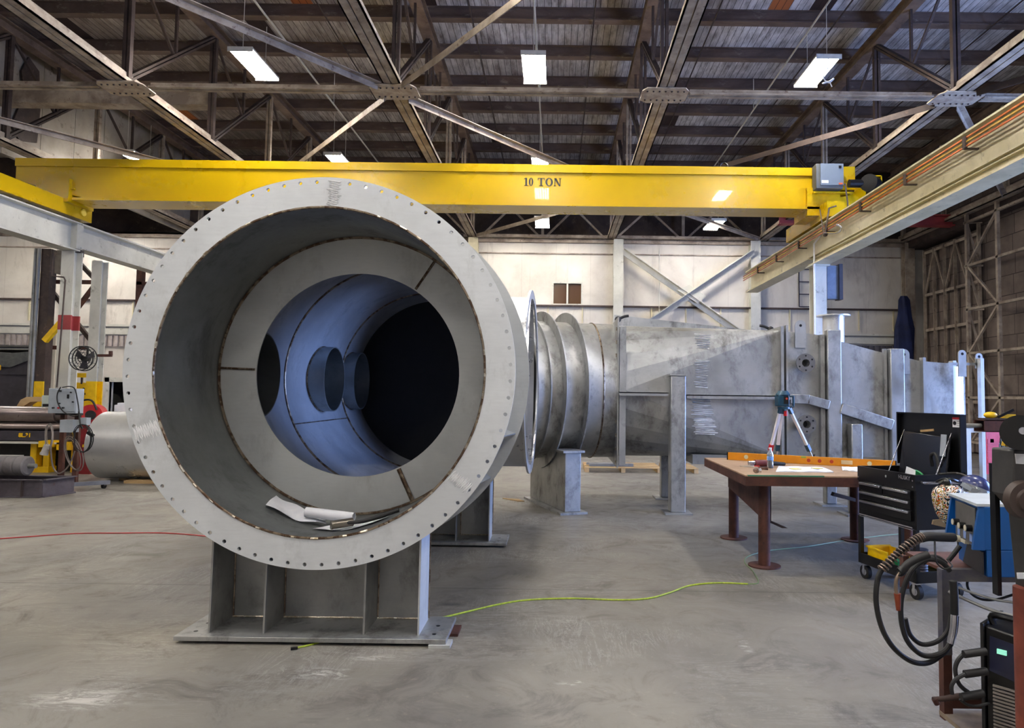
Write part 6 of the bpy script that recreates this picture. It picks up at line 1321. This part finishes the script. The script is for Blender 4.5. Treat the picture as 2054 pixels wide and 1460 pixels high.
obj('drum', MB().lathe(c0-ax*.0, ax, [(R_*.98, 0), (R_, .02), (R_, .36), (R_*.98, .38), (R_*.96, .36), (R_*.96, .02), (R_*.98, 0)], 48), BLK, df)
mb = MB()
for r in (.1, .2, .3, .4): mb.tube([c0+(nd_*math.cos(t)+Vector((0, 0, math.sin(t))))*r for t in [2*PI*i/32 for i in range(33)]], .004, 4)
for i in range(12): t = 2*PI*i/12; mb.tube([c0, c0+(nd_*math.cos(t)+Vector((0, 0, math.sin(t))))*R_*.97], .004, 4)
obj('grille', mb, GRAY, df)
for i in range(4):
    t = 2*PI*i/4; e1 = nd_*math.cos(t)+Vector((0, 0, math.sin(t))); e2 = (-nd_*math.sin(t)+Vector((0, 0, math.cos(t))))*.12+ax*.06
    obj('blade', MB().prism([c0+ax*.15+e1*.06-e2*.5, c0+ax*.15+e1*.4-e2, c0+ax*.15+e1*.42+e2, c0+ax*.15+e1*.06+e2*.5], ax*.006), M('fan_blade_grey', S(150, 156, 170)), df)
pv = c0+ax*.19-nd_*(-R_-.03) if False else c0+ax*.19+Vector((-.0, -R_-.03, 0)).normalized()*0+(nd_ if nd_.y < 0 else -nd_)*(R_+.03)
nn_ = (nd_ if nd_.y < 0 else -nd_)
obj('pivot_disc', MB().cyl(pv, pv+nn_*.03, .10, 28), M('pale_pivot', S(206, 212, 222)), df)
for sgn in (1, -1):
    b0 = c0+ax*.19+nn_*(R_+.05)*sgn
    obj('cradle', MB().tube([b0+Vector((0, 0, .1)), b0+ax*.02+Vector((0, 0, .08)), b0+ax*.05, Vector((b0.x, b0.y, .1))+ax*.06, Vector((b0.x, b0.y, .05))+ax*.14, Vector((b0.x, b0.y, .05))+ax*.5], .02, 8, 4).tube([b0+ax*-.02, Vector((b0.x, b0.y, .1))-ax*.1, Vector((b0.x, b0.y, .03))-ax*.15, Vector((b0.x, b0.y, .03))+ax*.5], .02, 8, 4), BLKM, df)
obj('base_bar', MB().beam(Vector((c0.x, c0.y, .02))+nn_*.55+ax*.3, Vector((c0.x, c0.y, .02))-nn_*.55+ax*.3, .05, .04), BLK, df)
# blue cloth hanging on the corner column
q = at(1813, 595, 23.5); zb0 = at(1812, 700, 23.5).z
mb = MB(); vs = []; n = 18; rows = [(q.z+.02, .10), (q.z-.12, .17), (q.z-.7, .22), (q.z-1.1, .30), (zb0, .30), (zb0-.8, .28)]
for z, w_ in rows:
    for i in range(n): t = 2*PI*i/n; r = w_*(1+.22*math.sin(5*t+z*2)); vs.append((q.x+r*math.cos(t), 23.5+r*.55*math.sin(t), z))
mb.add(vs, [(j*n+i, j*n+(i+1) % n, (j+1)*n+(i+1) % n, (j+1)*n+i) for j in range(len(rows)-1) for i in range(n)])
solo('hanging_tarp', mb, M('dark_blue_cloth', S(30, 44, 92), S(22, 28, 58), .8, 0, 1.5), 'dark blue cloth hanging bunched on the far right corner column', 'cloth')
# faint metal outline frame on the wall behind the right column
mb = MB(); a_, b_ = at(1603, 615, 23.95), at(1657, 541, 23.95)
for z in [a_.z+(b_.z-a_.z)*k/3 for k in range(4)]: mb.box(a_.x, b_.x, 23.93, 23.96, z-.015, z+.015)
mb.box(a_.x-.015, a_.x+.015, 23.93, 23.96, a_.z, b_.z).box(b_.x-.015, b_.x+.015, 23.93, 23.96, a_.z, b_.z)
solo('wall_ladder_frame', mb, DARK, 'thin dark ladder-like frame on the back wall behind the right runway column', 'frame')
